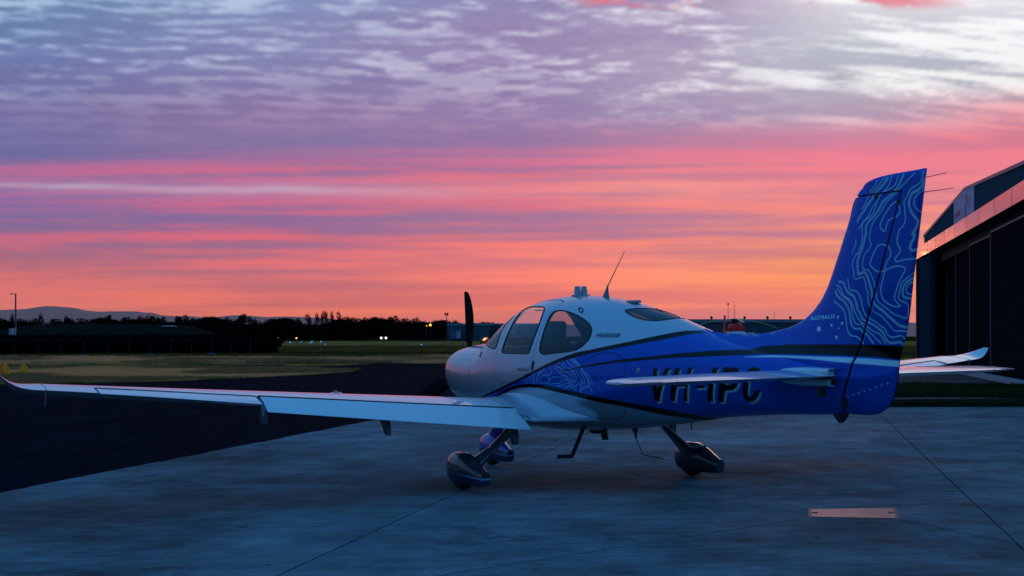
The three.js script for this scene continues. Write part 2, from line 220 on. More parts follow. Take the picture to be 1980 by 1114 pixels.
const LIVERY = {
  stripe1: [1.757,0.884,2.309,1,2.521,1.052,2.797,1.124,3.11,1.213,3.5,1.33,3.801,1.403,3.987,1.427,4.526,1.513,4.983,1.59,5.111,1.608,5.215,1.607,5.314,1.59,5.206,1.579,5.023,1.545,4.544,1.474,3.998,1.392,3.813,1.36,3.507,1.294,3.112,1.186,2.889,1.121,2.302,0.969,1.745,0.868],
  stripe2: [3.612,1.218,4.021,1.286,4.479,1.344,4.715,1.362,5.116,1.398,5.557,1.429,6.001,1.446,6.132,1.472,6.516,1.488,6.808,1.491,7.178,1.492,7.463,1.488,7.762,1.48,7.76,1.375,7.462,1.396,7.176,1.404,6.807,1.408,6.515,1.411,6.119,1.402,5.639,1.383,5.127,1.361,4.722,1.335,4.484,1.317,4.024,1.269,3.613,1.213],
  streak: [6.002,1.381,6.337,1.399,6.709,1.396,7.176,1.391,7.462,1.382,7.76,1.365,7.759,1.319,7.461,1.336,7.175,1.351,6.777,1.373,6.361,1.381,6.005,1.377],
  stripe3: [2.107,0.887,2.297,0.952,2.548,1.015,2.771,1.053,2.944,1.066,3.182,1.068,3.471,1.048,3.825,1.012,4.124,0.971,4.453,0.937,4.679,0.916,4.896,0.895,5.201,0.856,5.445,0.824,5.486,0.814,5.3,0.78,5.125,0.805,4.841,0.833,4.639,0.86,4.425,0.888,4.103,0.922,3.812,0.966,3.464,1.006,3.179,1.033,2.995,1.033,2.791,1.02,2.585,0.986,2.342,0.933,2.147,0.887]
};
const GLYPHS = {
  V: [4.9,1.264,4.955,1.265,4.946,1.076,5.056,1.268,5.117,1.269,4.938,0.959,4.876,0.956],
  H: [5.184,1.27,5.244,1.272,5.221,1.14,5.327,1.143,5.349,1.278,5.404,1.279,5.299,0.974,5.246,0.972,5.317,1.108,5.209,1.105,5.136,0.968,5.083,0.966],
  hyphen: [5.446,1.123,5.567,1.127,5.554,1.101,5.435,1.098],
  I: [5.662,1.285,5.729,1.286,5.622,0.983,5.559,0.98],
  P: [5.797,1.288,5.925,1.291,5.978,1.28,6.001,1.241,5.986,1.161,5.956,1.12,5.906,1.094,5.816,1.087,5.75,0.983,5.691,0.981],
  P_hole: [5.858,1.243,5.922,1.246,5.939,1.231,5.922,1.159,5.894,1.136,5.83,1.132],
  C: [6.255,1.208,6.252,1.247,6.235,1.277,6.192,1.295,6.136,1.296,6.098,1.278,6.068,1.234,6.04,1.141,6.024,1.074,6.025,1.029,6.049,1.001,6.091,0.998,6.15,1.016,6.202,1.053,6.236,1.103,6.177,1.101,6.148,1.06,6.111,1.041,6.083,1.051,6.088,1.089,6.111,1.165,6.136,1.235,6.165,1.256,6.19,1.25,6.199,1.206]
};
const OPENINGS = {
  front: [2.819,1.864,2.641,1.876,2.406,1.877,2.294,1.845,2.323,1.772,2.35,1.621,2.334,1.464,2.327,1.402,2.388,1.384,2.696,1.382,2.916,1.384,2.966,1.425,2.99,1.645,2.913,1.803],
  rear: [3.148,1.826,3.277,1.823,3.444,1.799,3.618,1.76,3.764,1.717,3.864,1.67,3.92,1.624,3.935,1.548,3.888,1.487,3.812,1.441,3.677,1.412,3.465,1.395,3.257,1.38,3.18,1.4,3.152,1.448,3.139,1.581,3.108,1.73,3.099,1.8],
  quarter: [4.186,1.802,4.198,1.819,4.254,1.828,4.384,1.822,4.61,1.783,4.798,1.737,4.796,1.72,4.674,1.705,4.516,1.717,4.356,1.749],
  door: [3.084,1.918,3.061,1.865,3.05,1.8,3.062,1.698,3.069,1.581,3.062,1.469,3.044,1.351,3.02,1.27,2.966,1.178,2.9,1.095,2.795,1.07,2.497,1.06,2.318,1.077,2.213,1.119,2.156,1.191,2.126,1.281,2.132,1.349,2.182,1.395],
  baggage: [3.882,1.284,3.96,1.326,4.044,1.362,4.133,1.388,4.253,1.396,4.36,1.392,4.461,1.356,4.503,1.293,4.516,1.073,4.44,0.872,4.356,0.801,4.239,0.765,3.922,0.755,3.831,0.783,3.82,0.846,3.835,0.925,3.876,1.106],
  cowl: [0.404,1.438,1.306,1.354,1.462,1.239,1.499,1.033,1.438,0.876],
  fillet: [2.543,0.962,2.723,0.97,2.932,0.978,3.196,0.939,3.544,0.84,3.837,0.775,3.981,0.742],
  ridge: [2.529,0.922,2.832,0.945,3.146,0.936,3.344,0.863,3.602,0.81,3.89,0.732]
};
// ---------------------------------------------------------------- the ground
const concreteTone = seamless((x, y) => {
  const X = x * 24, Y = y * 24, blotch = fbm(X * 0.35 + 5, Y * 0.35, 5), cloud = fbm(X * 1.4 + 31, Y * 1.4 + 8, 4), brush = fbm(X * 2.2 + Y * 0.5, Y * 16 - X * 3.4, 3), fine = noise(X * 40, Y * 40);
  const wipe = fbm((X - 0.2155 * Y) * 9, (Y + 0.2155 * X) * 0.9, 3), drip = smooth(0.80, 0.90, noise(X * 1.7 + 40, Y * 1.7)) * smooth(0.4, 0.7, noise(X * 11, Y * 11));
  return 0.315 + (blotch - 0.5) * 0.20 + (cloud - 0.5) * 0.17 + (fbm(X * 5 + 3, Y * 5, 3) - 0.5) * 0.10 + (brush - 0.5) * 0.11 + (wipe - 0.5) * 0.05 + (fine - 0.5) * 0.045 - drip * 0.05;
});
const concreteRust = seamless((x, y) => smooth(0.60, 0.78, fbm(x * 24 * 0.5 + 77, y * 24 * 0.5 + 13, 4)));
const concreteMap = dataTexture(2048, (x, y) => { const t = concreteTone(x, y), r = concreteRust(x, y) * 0.018; const spot = noise(x * 24 * 9 + 3, y * 24 * 9) > 0.965 ? 0.09 : 0; return [t + r * 0.4 - spot, t - r * 0.3 - spot, t - r - spot]; }, true);
const concreteRough = dataTexture(512, seamless3((x, y) => 0.84 + (fbm(x * 24 * 0.5 + 90, y * 24 * 0.5 + 3, 4) - 0.5) * 0.22 + (fbm(x * 24 * 3, y * 24 * 3 + 40, 3) - 0.5) * 0.2));
function seamless3(f) { const s = seamless(f); return (x, y) => { const v = s(x, y); return [v, v, v]; }; }
const concreteBump = dataTexture(1024, seamless3((x, y) => fbm(x * 24 * 3 + y * 24, y * 24 * 14, 3) * 0.6 + fbm(x * 24 * 0.8, y * 24 * 0.8, 3) * 0.4));
for (const t of [concreteMap, concreteRough, concreteBump]) t.repeat.set(1 / 24, 1 / 24);
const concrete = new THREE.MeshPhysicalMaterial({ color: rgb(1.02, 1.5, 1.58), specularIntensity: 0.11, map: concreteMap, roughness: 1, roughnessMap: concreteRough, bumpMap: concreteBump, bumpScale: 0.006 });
const jointFill = phys(0.004, 0.004, 0.005, 0.95, { specularIntensity: 0.05 });

const apron = new THREE.Group(); apron.name = 'apron'; apron.userData.kind = 'structure'; scene.add(apron);
const E0 = (d) => -5.1 + 0.222 * (d - 13.2), J1 = (d) => -0.56 + 0.2155 * (d - 13.03), J2 = (d) => 4.455 + 0.216 * (d - 13), J3 = (d) => J2(d) + 5.3;
const PIT = { nw: [2.67, 11.86], ne: [3.46, 11.93], se: [3.28, 11.24], sw: [2.56, 11.34] }, FAR = 29, NEAR = -9;
const at = (f, d) => [f(d), d];
mesh('joint_filler', plan([[E0(NEAR) + 0.02, NEAR], [40, NEAR], [40, FAR], [E0(FAR) + 0.02, FAR]], -0.014, 0.05), jointFill, apron);
for (const poly of [
  [at(E0, NEAR), at(J1, NEAR), at(J1, 2.4), at(E0, 3.4)],
  [at(E0, 3.4), at(J1, 2.4), at(J1, 12.1), at(E0, 13.15)],
  [at(E0, 13.15), at(J1, 12.1), at(J1, 21.6), at(E0, 22.8)],
  [at(E0, 22.8), at(J1, 21.6), at(J1, FAR), at(E0, FAR)],
  [at(J1, 7.4), PIT.sw, PIT.nw, at(J1, 17.3)],
  [PIT.nw, PIT.ne, at(J2, 12.75), at(J2, 18), at(J1, 19.2), at(J1, 17.3)],
  [at(J1, 19.2), at(J2, 18), at(J2, FAR), at(J1, FAR)],
  [PIT.ne, PIT.se, at(J2, 9.85), at(J2, 12.75)],
  [PIT.se, PIT.sw, at(J1, 7.4), at(J1, 4), at(J2, 3), at(J2, 9.85)],
  [at(J1, 4), at(J1, NEAR), at(J2, NEAR), at(J2, 3)],
  [at(J2, NEAR), at(J3, NEAR), at(J3, 8), at(J2, 9.2)],
  [at(J2, 9.2), at(J3, 8), at(J3, 19.5), at(J2, 20.6)],
  [at(J2, 20.6), at(J3, 19.5), at(J3, FAR), at(J2, FAR)],
  [at(J3, NEAR), [40, NEAR], [40, FAR], at(J3, FAR)],
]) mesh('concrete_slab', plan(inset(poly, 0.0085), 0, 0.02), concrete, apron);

const pit = thing('pit_cover', 'pale metal pit cover set flush in the concrete apron', 'pit cover', 3.0, 0, 11.6);
{
  const q = [PIT.nw, PIT.ne, PIT.se, PIT.sw].map(([x, d]) => [x - 3.0, d - 11.6]);
  const plateMap = dataTexture(256, (x, y) => { const t = 0.30 + (fbm(x * 9, y * 3, 4) - 0.5) * 0.5 - smooth(0.62, 0.72, fbm(x * 22, y * 3 + 9, 3)) * 0.22; return [t * 0.8, t * 0.9, t * 1.02]; }, true);
  mesh('frame', plan(inset(q, -0.014), 0.001, 0.02), std(0.02, 0.02, 0.022, 0.6), pit);
  const pm = new THREE.MeshStandardMaterial({ color: 0xffffff, map: plateMap, metalness: 0.6, roughness: 0.45 }), mid = (a, b, t) => [lerp(a[0], b[0], t), lerp(a[1], b[1], t)];
  for (const [t0, t1] of [[0, 1]]) mesh('plate', plan(inset([mid(q[0], q[1], t0), mid(q[0], q[1], t1), mid(q[3], q[2], t1), mid(q[3], q[2], t0)], 0.012), 0.005, 0.02), pm, pit);
  for (const [s, t] of [[0.06, 0.5], [0.94, 0.5]]) { const a = mid(mid(q[0], q[1], s), mid(q[3], q[2], s), t); mesh('lifting_slot', box(0.05, 0.004, 0.03, a[0], 0.006, -a[1]), jointFill, pit); }
}

const asphaltMap = dataTexture(1024, (x, y) => { const t = 0.105 + (seamless((a, b) => fbm(a * 60, b * 12, 4))(x, y) - 0.5) * 0.06 + (noise(x * 400, y * 400) - 0.5) * 0.05; return [t, t, t * 1.03]; }, true);
asphaltMap.repeat.set(1 / 16, 1 / 16);
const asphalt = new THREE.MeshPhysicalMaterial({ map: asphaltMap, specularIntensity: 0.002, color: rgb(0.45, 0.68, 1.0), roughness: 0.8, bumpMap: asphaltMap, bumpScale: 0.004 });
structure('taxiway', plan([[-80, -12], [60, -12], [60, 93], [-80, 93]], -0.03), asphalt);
{ const l = [], r = []; for (let i = 0; i <= 160; i++) { const d = lerp(-9, FAR, i / 160); l.push([E0(d) - 0.15, d]); r.push([E0(d) + (fbm(d * 2.3, 7, 3) - 0.42) * 0.16, d]); } structure('asphalt_lip', plan([...l, ...r.reverse()], 0.004, 0.01), asphalt); }
const lineMark = phys(0.035, 0.024, 0.012, 1, { specularIntensity: 0 });
structure('taxiway_line', plan([[-9.2, 24.0], [-9.05, 24.0], [-3.5, 31.2], [-3.65, 31.3]], -0.024), lineMark);

// grass: dry and green bands across the airfield
const grassMap = dataTexture(1024, (x, y) => { const f = seamless((a, b) => fbm(a * 40, b * 40, 4)), g = seamless((a, b) => fbm(a * 7 + 5, b * 9, 3)); const t = f(x, y), dry = smooth(0.42, 0.62, g(x, y)); return [lerp(0.10, 0.30, dry) + (t - 0.5) * 0.26, lerp(0.17, 0.29, dry) + (t - 0.5) * 0.24, lerp(0.07, 0.17, dry) + (t - 0.5) * 0.14]; }, true);
grassMap.repeat.set(1 / 12, 1 / 12);
const turf = (r, g, b) => new THREE.MeshPhysicalMaterial({ specularIntensity: 0, map: grassMap, color: rgb(r, g, b), roughness: 0.95, bumpMap: grassMap, bumpScale: 0.05 });
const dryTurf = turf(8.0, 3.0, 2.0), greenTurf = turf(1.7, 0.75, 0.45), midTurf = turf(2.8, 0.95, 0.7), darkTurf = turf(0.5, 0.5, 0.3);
structure('ground', plan([[-5000, -300], [5000, -300], [5000, 7000], [-5000, 7000]], -0.12), darkTurf);
const island = [[-24, 41], [-15.4, 43.2], [-11.4, 47.3], [-9.3, 51], [-7.6, 55.2], [-7.0, 60.5], [-12.2, 67], [-20, 68.2], [-27.5, 68.2], [-60, 68.3], [-60, 38]];
structure('grass_island', plan(island, 0.0, 0.05), dryTurf);
structure('dry_grass_strip', plan([[-70, 73.6], [-17.8, 71.8], [-13.6, 73.3], [-10.6, 69], [-8.4, 72.5], [-7.0, 79.5], [-5, 86.5], [30, 87], [30, 92.2], [-70, 92.2]], 0.0, 0.05), dryTurf);
structure('green_grass_strip', plan([[-90, 93.5], [60, 93.5], [60, 124], [-90, 124]], -0.005, 0.05), greenTurf);
structure('perimeter_track', plan([[-90, 124.3], [60, 124.3], [60, 131], [-90, 131]], -0.02, 0.05), asphalt);
structure('tan_grass_strip', plan([[-110, 131.5], [110, 131.5], [110, 215], [-110, 215]], -0.005, 0.05), midTurf);
structure('runway_strip', plan([[-400, 222], [400, 222], [400, 420], [-400, 420]], -0.02, 0.05), dryTurf);

// grass blades: tufts spread over a patch
function blades(seed, height, n) { const r = rng(seed), pos = []; for (let i = 0; i < n; i++) { const a = r() * 6.283, w = 0.006 + r() * 0.006, h = height * (0.5 + r() * 0.7), x = (r() - 0.5) * 0.12, z = (r() - 0.5) * 0.12, lx = (r() - 0.5) * h * 0.9, lz = (r() - 0.5) * h * 0.9; const cx = Math.cos(a) * w, cz = Math.sin(a) * w; pos.push(x - cx, 0, z - cz, x + cx, 0, z + cz, x + lx * 0.5, h * 0.65, z + lz * 0.5, x + lx * 0.5, h * 0.65, z + lz * 0.5, x + cx, 0, z + cz, x + lx, h, z + lz); } const g = new THREE.BufferGeometry(); g.setAttribute('position', new THREE.Float32BufferAttribute(pos, 3)); g.computeVertexNormals(); return g; }
function grassPatch(name, label, seed, count, inside, size, tint, x0, x1, d0, d1) {
  const r = rng(seed), g = blades(seed + 1, 0.10, 9), m = new THREE.InstancedMesh(g, new THREE.MeshPhysicalMaterial({ color: 0xffffff, roughness: 1, specularIntensity: 0.1, transmission: 0.5, thickness: 0, side: THREE.DoubleSide }), count), M = new THREE.Matrix4(), q = new THREE.Quaternion(), c = new THREE.Color();
  let k = 0, guard = 0;
  while (k < count && guard++ < count * 20) { const x = lerp(x0, x1, r()), d = lerp(d0, d1, r()); if (!inside(x, d) || noise(x * 0.6, d * 0.6) < 0.28 * r()) continue; const s = size * (0.6 + 0.9 * r()) * (0.6 + 0.8 * noise(x * 0.35 + 9, d * 0.35)); q.setFromAxisAngle(V(0, 1, 0), r() * 6.28); M.compose(V(x, 0, -d), q, V(s * 1.5, s, s * 1.5)); m.setMatrixAt(k, M); const dry = smooth(0.35, 0.7, noise(x * 0.25 + 3, d * 0.25)) * 0.7 + r() * 0.3; c.setRGB(lerp(tint[0], tint[3], dry), lerp(tint[1], tint[4], dry), lerp(tint[2], tint[5], dry)); m.setColorAt(k, c); k++; }
  m.count = k; m.name = numbered(name); scene.add(m); m.userData.kind = 'stuff'; m.castShadow = m.receiveShadow = true; return tag(m, label, 'grass');
}
const inPoly = (poly) => (x, y) => { let c = false; for (let i = 0, j = poly.length - 1; i < poly.length; j = i++) { const [a, b] = poly[i], [e, f] = poly[j]; if (b > y !== f > y && x < (e - a) * (y - b) / (f - b) + a) c = !c; } return c; };
grassPatch('grass', 'short mixed grass on the island beyond the wing tip', 501, 26000, inPoly(island), 0.75, [0.16, 0.11, 0.04, 0.92, 0.42, 0.17], -30, -6.5, 40, 68);

grassPatch('grass', 'tan dry grass in the long strip beyond the thin path', 557, 26000, (x, d) => d > 73 + Math.max(0, -x - 14) * 0.0, 1.5, [0.24, 0.13, 0.05, 0.92, 0.42, 0.17], -40, 0, 74.5, 92);
// the verge beyond the apron on the right: grass, a muddy track, grass
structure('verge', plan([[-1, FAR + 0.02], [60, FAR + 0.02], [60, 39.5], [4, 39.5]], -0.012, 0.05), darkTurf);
structure('muddy_track', plan([[0, 31.0], [60, 30.6], [60, 33.4], [0, 33.8]], -0.006), std(0.03, 0.028, 0.028, 0.95));
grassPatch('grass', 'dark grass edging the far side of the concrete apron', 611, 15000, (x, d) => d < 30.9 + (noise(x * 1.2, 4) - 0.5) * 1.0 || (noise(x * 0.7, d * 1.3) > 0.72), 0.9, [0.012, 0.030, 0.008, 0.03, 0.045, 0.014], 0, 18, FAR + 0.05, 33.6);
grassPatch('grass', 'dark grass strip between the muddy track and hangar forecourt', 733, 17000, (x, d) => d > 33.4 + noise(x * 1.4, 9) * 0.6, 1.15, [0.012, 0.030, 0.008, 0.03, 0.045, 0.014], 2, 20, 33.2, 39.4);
const forecourtMap = dataTexture(512, (x, y) => { const t = 0.30 + (seamless((a, b) => fbm(a * 14, b * 14, 4))(x, y) - 0.5) * 0.2; return [t, t * 0.98, t * 0.95]; }, true); forecourtMap.repeat.set(1 / 20, 1 / 20);
structure('hangar_forecourt', plan([[4, 39.5], [60, 39.5], [60, 122], [4, 122]], -0.01, 0.05), new THREE.MeshPhysicalMaterial({ map: forecourtMap, specularIntensity: 0.02, roughness: 0.9 }));
// ---------------------------------------------------------------- the airplane: a = metres aft of the spinner tip, h = height, l = metres to its left
const TH = 0.483, ROLL = 0.0155;
const plane = new THREE.Group(); plane.name = 'airplane'; scene.add(plane);
plane.position.set(-0.635, 0, -16.71); plane.rotation.set(ROLL, -(Math.PI / 2 - TH), 0, 'YXZ');
tag(plane, 'silver and blue low-wing propeller airplane parked on the concrete apron', 'airplane');

const FUS = table([
  [0.33, 1.31, 0.98, 0.20, 1.14, 2.2, 2.2], [0.36, 1.35, 0.92, 0.31, 1.14, 2.3, 2.3], [0.43, 1.39, 0.86, 0.40, 1.13, 2.4, 2.4], [0.56, 1.425, 0.79, 0.465, 1.12, 2.5, 2.5],
  [0.85, 1.46, 0.70, 0.525, 1.10, 2.5, 2.5], [1.25, 1.485, 0.625, 0.57, 1.09, 2.5, 2.6], [1.48, 1.50, 0.59, 0.59, 1.09, 2.5, 2.6], [1.7, 1.645, 0.57, 0.603, 1.09, 2.4, 2.6],
  [1.95, 1.81, 0.557, 0.618, 1.09, 2.3, 2.6], [2.25, 1.925, 0.55, 0.632, 1.10, 2.2, 2.6], [2.6, 1.975, 0.55, 0.64, 1.10, 2.15, 2.6], [2.9, 1.985, 0.555, 0.64, 1.10, 2.15, 2.6],
  [3.2, 1.98, 0.57, 0.628, 1.11, 2.1, 2.5], [3.6, 1.95, 0.595, 0.59, 1.12, 2.1, 2.4], [4.0, 1.895, 0.63, 0.53, 1.13, 2.05, 2.3], [4.4, 1.82, 0.675, 0.455, 1.14, 2.0, 2.2],
  [4.8, 1.73, 0.725, 0.38, 1.16, 1.95, 2.2], [5.2, 1.625, 0.78, 0.315, 1.18, 1.95, 2.2], [5.6, 1.525, 0.835, 0.26, 1.19, 2.0, 2.2], [6.0, 1.46, 0.87, 0.215, 1.20, 2.1, 2.2],
  [6.4, 1.42, 0.90, 0.175, 1.20, 2.2, 2.2], [6.8, 1.39, 0.92, 0.135, 1.20, 2.2, 2.2], [7.1, 1.37, 0.94, 0.105, 1.19, 2.2, 2.2], [7.45, 1.35, 1.0, 0.07, 1.19, 2.2, 2.2], [7.62, 1.34, 1.10, 0.03, 1.2, 2.0, 2.0]]);
const section = (a) => FUS.map((f) => f(a));
function lat(a, h) { const [T, B, w, m, nu, nl] = section(a); if (h >= T || h <= B) return 0; return h > m ? w * Math.pow(1 - Math.pow((h - m) / (T - m), nu), 1 / nu) : w * Math.pow(1 - Math.pow((m - h) / (m - B), nl), 1 / nl); }
function onSection(a, t, off = 0) { const [T, B, w, m, nu, nl] = section(a), s = Math.sin(t), c = Math.max(Math.cos(t), 0); return s > 0 ? [Math.max(0, w - off) * Math.pow(c, 2 / nu), m + (T - off - m) * Math.pow(s, 2 / nu)] : [Math.max(0, w - off) * Math.pow(c, 2 / nl), m - (m - B - off) * Math.pow(-s, 2 / nl)]; }
const hingeShift = (a, h) => 0.366 * (h - 0.967) * smooth(6.5, 7.1, a);
const liveryUV = (a, h, side) => [a / 8, 1 - (clamp((2.9 - h) / 2.5, 0.002, 0.998) * 640 + (side > 0 ? 0 : 640)) / 1280];
// half of the skin between two stations, and its mirror image, as one geometry with the livery's texture coordinates
function skin(a0, a1, step, off = 0) {
  const NT = 44, st = []; for (let a = a0; a < a1 - 1e-6; a += step(a)) st.push(a); st.push(a1);
  const pos = [], uv = [], idx = [];
  for (const a of st) for (let j = 0; j <= NT; j++) { const q = -1 + 2 * j / NT, t = Math.PI / 2 * (0.78 * q + 0.22 * q * q * q); const [l, h] = onSection(a, t, off); const A = a + hingeShift(a, h); pos.push(A, h, j === 0 || j === NT ? 0 : l); uv.push(...liveryUV(A, h, 1)); }
  for (let i = 0; i < st.length - 1; i++) for (let j = 0; j < NT; j++) { const p = i * (NT + 1) + j, r = p + NT + 1; idx.push(p, r, p + 1, p + 1, r, r + 1); }
  const g = new THREE.BufferGeometry(); g.setAttribute('position', new THREE.Float32BufferAttribute(pos, 3)); g.setAttribute('uv', new THREE.Float32BufferAttribute(uv, 2)); g.setIndex(idx); g.computeVertexNormals();
  const n = g.attributes.normal; for (let i = 0; i < st.length; i++) for (const j of [0, NT]) { const k = i * (NT + 1) + j; const v = V(n.getX(k), n.getY(k), 0).normalize(); n.setXYZ(k, v.x, v.y, 0); }
  const L = g.toNonIndexed(), R = mirrored(L), ru = R.attributes.uv; for (let i = 0; i < ru.count; i++) ru.setY(i, ru.getY(i) - 0.5);
  return merge(L, R);
}
const evaluator = new Evaluator(); evaluator.attributes = ['position', 'normal', 'uv']; evaluator.useGroups = false;
const asBrush = (g) => { const b = new Brush(g); b.updateMatrixWorld(); return b; };
// a prism through the body over an outline in side view; side 1 = left half, -1 = right half, 0 = both
function prism(points, side, curve = 0) {
  let p = points.map(([a, h]) => new THREE.Vector2(a, h)); if (curve) p = new THREE.CatmullRomCurve3(p.map((q) => V(q.x, q.y, 0)), true, 'catmullrom', 0.5).getPoints(curve).slice(0, -1).map((q) => new THREE.Vector2(q.x, q.y));
  const g = new THREE.ExtrudeGeometry(new THREE.Shape(p), { depth: side ? 1.2 : 2.4, bevelEnabled: false }); g.translate(0, 0, side > 0 ? 0.012 : -1.212 + (side ? 0 : 0.012)); if (side === 0) g.translate(0, 0, 0); return asBrush(plain(g));
}
const cut = (g, ...ps) => { let b = asBrush(g); for (const p of ps) { b = evaluator.evaluate(b, p, HOLLOW_SUBTRACTION); b.updateMatrixWorld(); } return b.geometry; };
const keep = (g, p) => { const b = evaluator.evaluate(asBrush(g), p, HOLLOW_INTERSECTION); return b.geometry; };

// ---- paint: the livery as one sheet, left side above, right side below, seen square from the side
const BLACK = '#060607', PALE = '#e2ecf0';
function drawLivery(SILVER, BLUE, BLACK, PALE, LINE, EDGE, STAR, dirt) {
  const liveryCanvas = document.createElement('canvas'); liveryCanvas.width = 2048; liveryCanvas.height = 1280;
  const c = liveryCanvas.getContext('2d');
  const X = (a) => a * 256, Y = (h) => (2.9 - h) * 256;
  for (const side of [1, -1]) {
    c.save(); c.beginPath(); c.rect(0, side > 0 ? 0 : 640, 2048, 640); c.clip(); if (side < 0) c.translate(0, 640);
    c.fillStyle = SILVER; c.fillRect(0, 0, 2048, 640);
    const path = (flat, close = true, mid = 0) => { const p = pairs(flat); c.beginPath(); if (mid) { c.moveTo(X(p[0][0]), Y(p[0][1])); for (let i = 1; i < p.length - 1; i++) c.quadraticCurveTo(X(p[i][0]), Y(p[i][1]), X((p[i][0] + p[i + 1][0]) / 2), Y((p[i][1] + p[i + 1][1]) / 2)); c.lineTo(X(p[p.length - 1][0]), Y(p[p.length - 1][1])); } else p.forEach(([a, h], i) => (i ? c.lineTo(X(a), Y(h)) : c.moveTo(X(a), Y(h)))); if (close) c.closePath(); };
    // the blue field between the upper and the lower black stripe, and all of the tail
    const up = pairs(LIVERY.stripe1), lo = pairs(LIVERY.stripe3);
    c.fillStyle = BLUE; c.beginPath(); up.slice(0, 12).forEach(([a, h], i) => (i ? c.lineTo(X(a), Y(h - 0.02)) : c.moveTo(X(a), Y(h - 0.01)))); c.lineTo(X(5.25), Y(1.75)); c.lineTo(X(6.2), Y(2.9)); c.lineTo(X(8), Y(2.9)); c.lineTo(X(8), Y(0.4)); c.lineTo(X(5.6), Y(0.4)); c.lineTo(X(5.5), Y(0.79)); lo.slice(0, 14).reverse().forEach(([a, h]) => c.lineTo(X(a), Y(h - 0.02))); c.closePath(); c.fill();
    // contour lines like those of a survey map
    c.save(); c.lineJoin = c.lineCap = 'round'; c.strokeStyle = LINE;
    for (const [w, flat] of CONTOURS) { c.lineWidth = w * (w === 0.8 ? 2.2 : w > 1.5 ? 2.6 : 2.7); c.globalAlpha = w > 1.5 ? 0.76 : 0.88; path(flat, false, 1); c.stroke(); }
    c.restore();
    c.fillStyle = BLACK; for (const k of ['stripe1', 'stripe2', 'stripe3']) { path(LIVERY[k]); c.fill(); }
    c.fillStyle = PALE; path(LIVERY.streak); c.fill();
    // registration letters with a pale edge below and behind; read from the nose on the left, from the tail on the right
    const flip = (flat) => (side > 0 ? flat : flat.map((x, i) => (i % 2 ? x : 11.12 - x)));
    for (const [dx, dy, col] of [[0.022, -0.017, EDGE], [0, 0, BLACK]]) { c.fillStyle = col; for (const k of ['V', 'H', 'hyphen', 'I', 'C']) { path(flip(GLYPHS[k].map((x, i) => x + (i % 2 ? dy : dx)))); c.fill(); } const A = flip(GLYPHS.P.map((x, i) => x + (i % 2 ? dy : dx))), B = flip(GLYPHS.P_hole.map((x, i) => x + (i % 2 ? dy : dx))); path(A); const b = pairs(B); c.moveTo(X(b[0][0]), Y(b[0][1])); for (const [a, h] of b.slice(1).concat([b[0]])) c.lineTo(X(a), Y(h)); c.fill('evenodd'); }
    const text = (s, a, h, width, height, col, slant) => { c.save(); c.fillStyle = col; c.font = 'bold 40px sans-serif'; const m = c.measureText(s).width; c.translate(X(a + width / 2), Y(h)); c.transform(1, 0, side > 0 ? -slant : -slant, 1, 0, 0); c.scale(width * 256 / m, height * 256 / 29); c.textAlign = 'center'; c.textBaseline = 'alphabetic'; c.fillText(s, 0, 0); c.restore(); };
    const star = (a, h, r, n = 7) => { c.beginPath(); for (let i = 0; i < n * 2; i++) { const q = Math.PI * i / n - Math.PI / 2, R = i % 2 ? r * 0.45 : r; c.lineTo(X(a) + Math.cos(q) * R * 256 * 1.25, Y(h) + Math.sin(q) * R * 256); } c.closePath(); c.fill(); };
    c.fillStyle = STAR; star(6.831, 1.615, 0.032); for (const [a, h, r] of [[6.988, 1.643, 0.018], [7.111, 1.657, 0.018], [7.074, 1.618, 0.012], [7.049, 1.549, 0.019], [7.062, 1.708, 0.018]]) star(a, h, r);
    c.fillStyle = STAR; for (let i = 0; i < 8; i++) { c.beginPath(); c.arc(X(lerp(7.20, 7.57, i / 7)), Y(lerp(1.084, 1.198, i / 7)), 1.7, 0, 7); c.fill(); }
    c.strokeStyle = dirt ? 'rgba(70,76,88,0.5)' : 'rgba(0,0,0,0)'; c.lineWidth = 1.2; path([0.33, 1.163, 1.46, 1.163], false); c.stroke();
    // a little grime, fading nowhere in particular
    const r = rng(side > 0 ? 5 : 6); for (let i = 0; i < (dirt ? 260 : 0); i++) { c.fillStyle = `rgba(60,62,70,${0.02 + r() * 0.03})`; c.fillRect(r() * 2048, r() * 640, 4 + r() * 60, 1 + r() * 2); }
    c.restore();
  }
  return liveryCanvas;
}
const liveryMap = new THREE.CanvasTexture(drawLivery('#b4bac2', '#0052b6', BLACK, PALE, 'rgba(206,226,214,1)', '#8fb4b0', '#e4eef2', true)); liveryMap.colorSpace = THREE.SRGBColorSpace;
const liveryMetal = new THREE.CanvasTexture(drawLivery('#a8a8a8', '#6a6a6a', '#000000', '#000000', '#000000', '#000000', '#000000', false));   // metallic flake in the silver and the blue
const orangePeel = dataTexture(256, seamless3((x, y) => fbm(x * 24, y * 24, 3)));
const paintRough = dataTexture(256, seamless3((x, y) => 0.30 + (fbm(x * 9, y * 9, 4) - 0.5) * 0.22));
const paint = new THREE.MeshPhysicalMaterial({ map: liveryMap, metalness: 1, metalnessMap: liveryMetal, roughness: 0.27, clearcoat: 0.45, clearcoatRoughness: 0.04, specularIntensity: 0.06, side: THREE.DoubleSide });
const white = phys(0.67, 0.68, 0.69, 0.4, { clearcoat: 1, clearcoatRoughness: 0.07 });
const silver = phys(0.42, 0.45, 0.50, 0.38, { metalness: 0.6, clearcoat: 0.6, clearcoatRoughness: 0.07 });
const darkPaint = phys(0.05, 0.055, 0.065, 0.4, { clearcoat: 1, clearcoatRoughness: 0.1 });
const bluePaint = phys(0.004, 0.03, 0.28, 0.4, { clearcoat: 1, clearcoatRoughness: 0.08 });
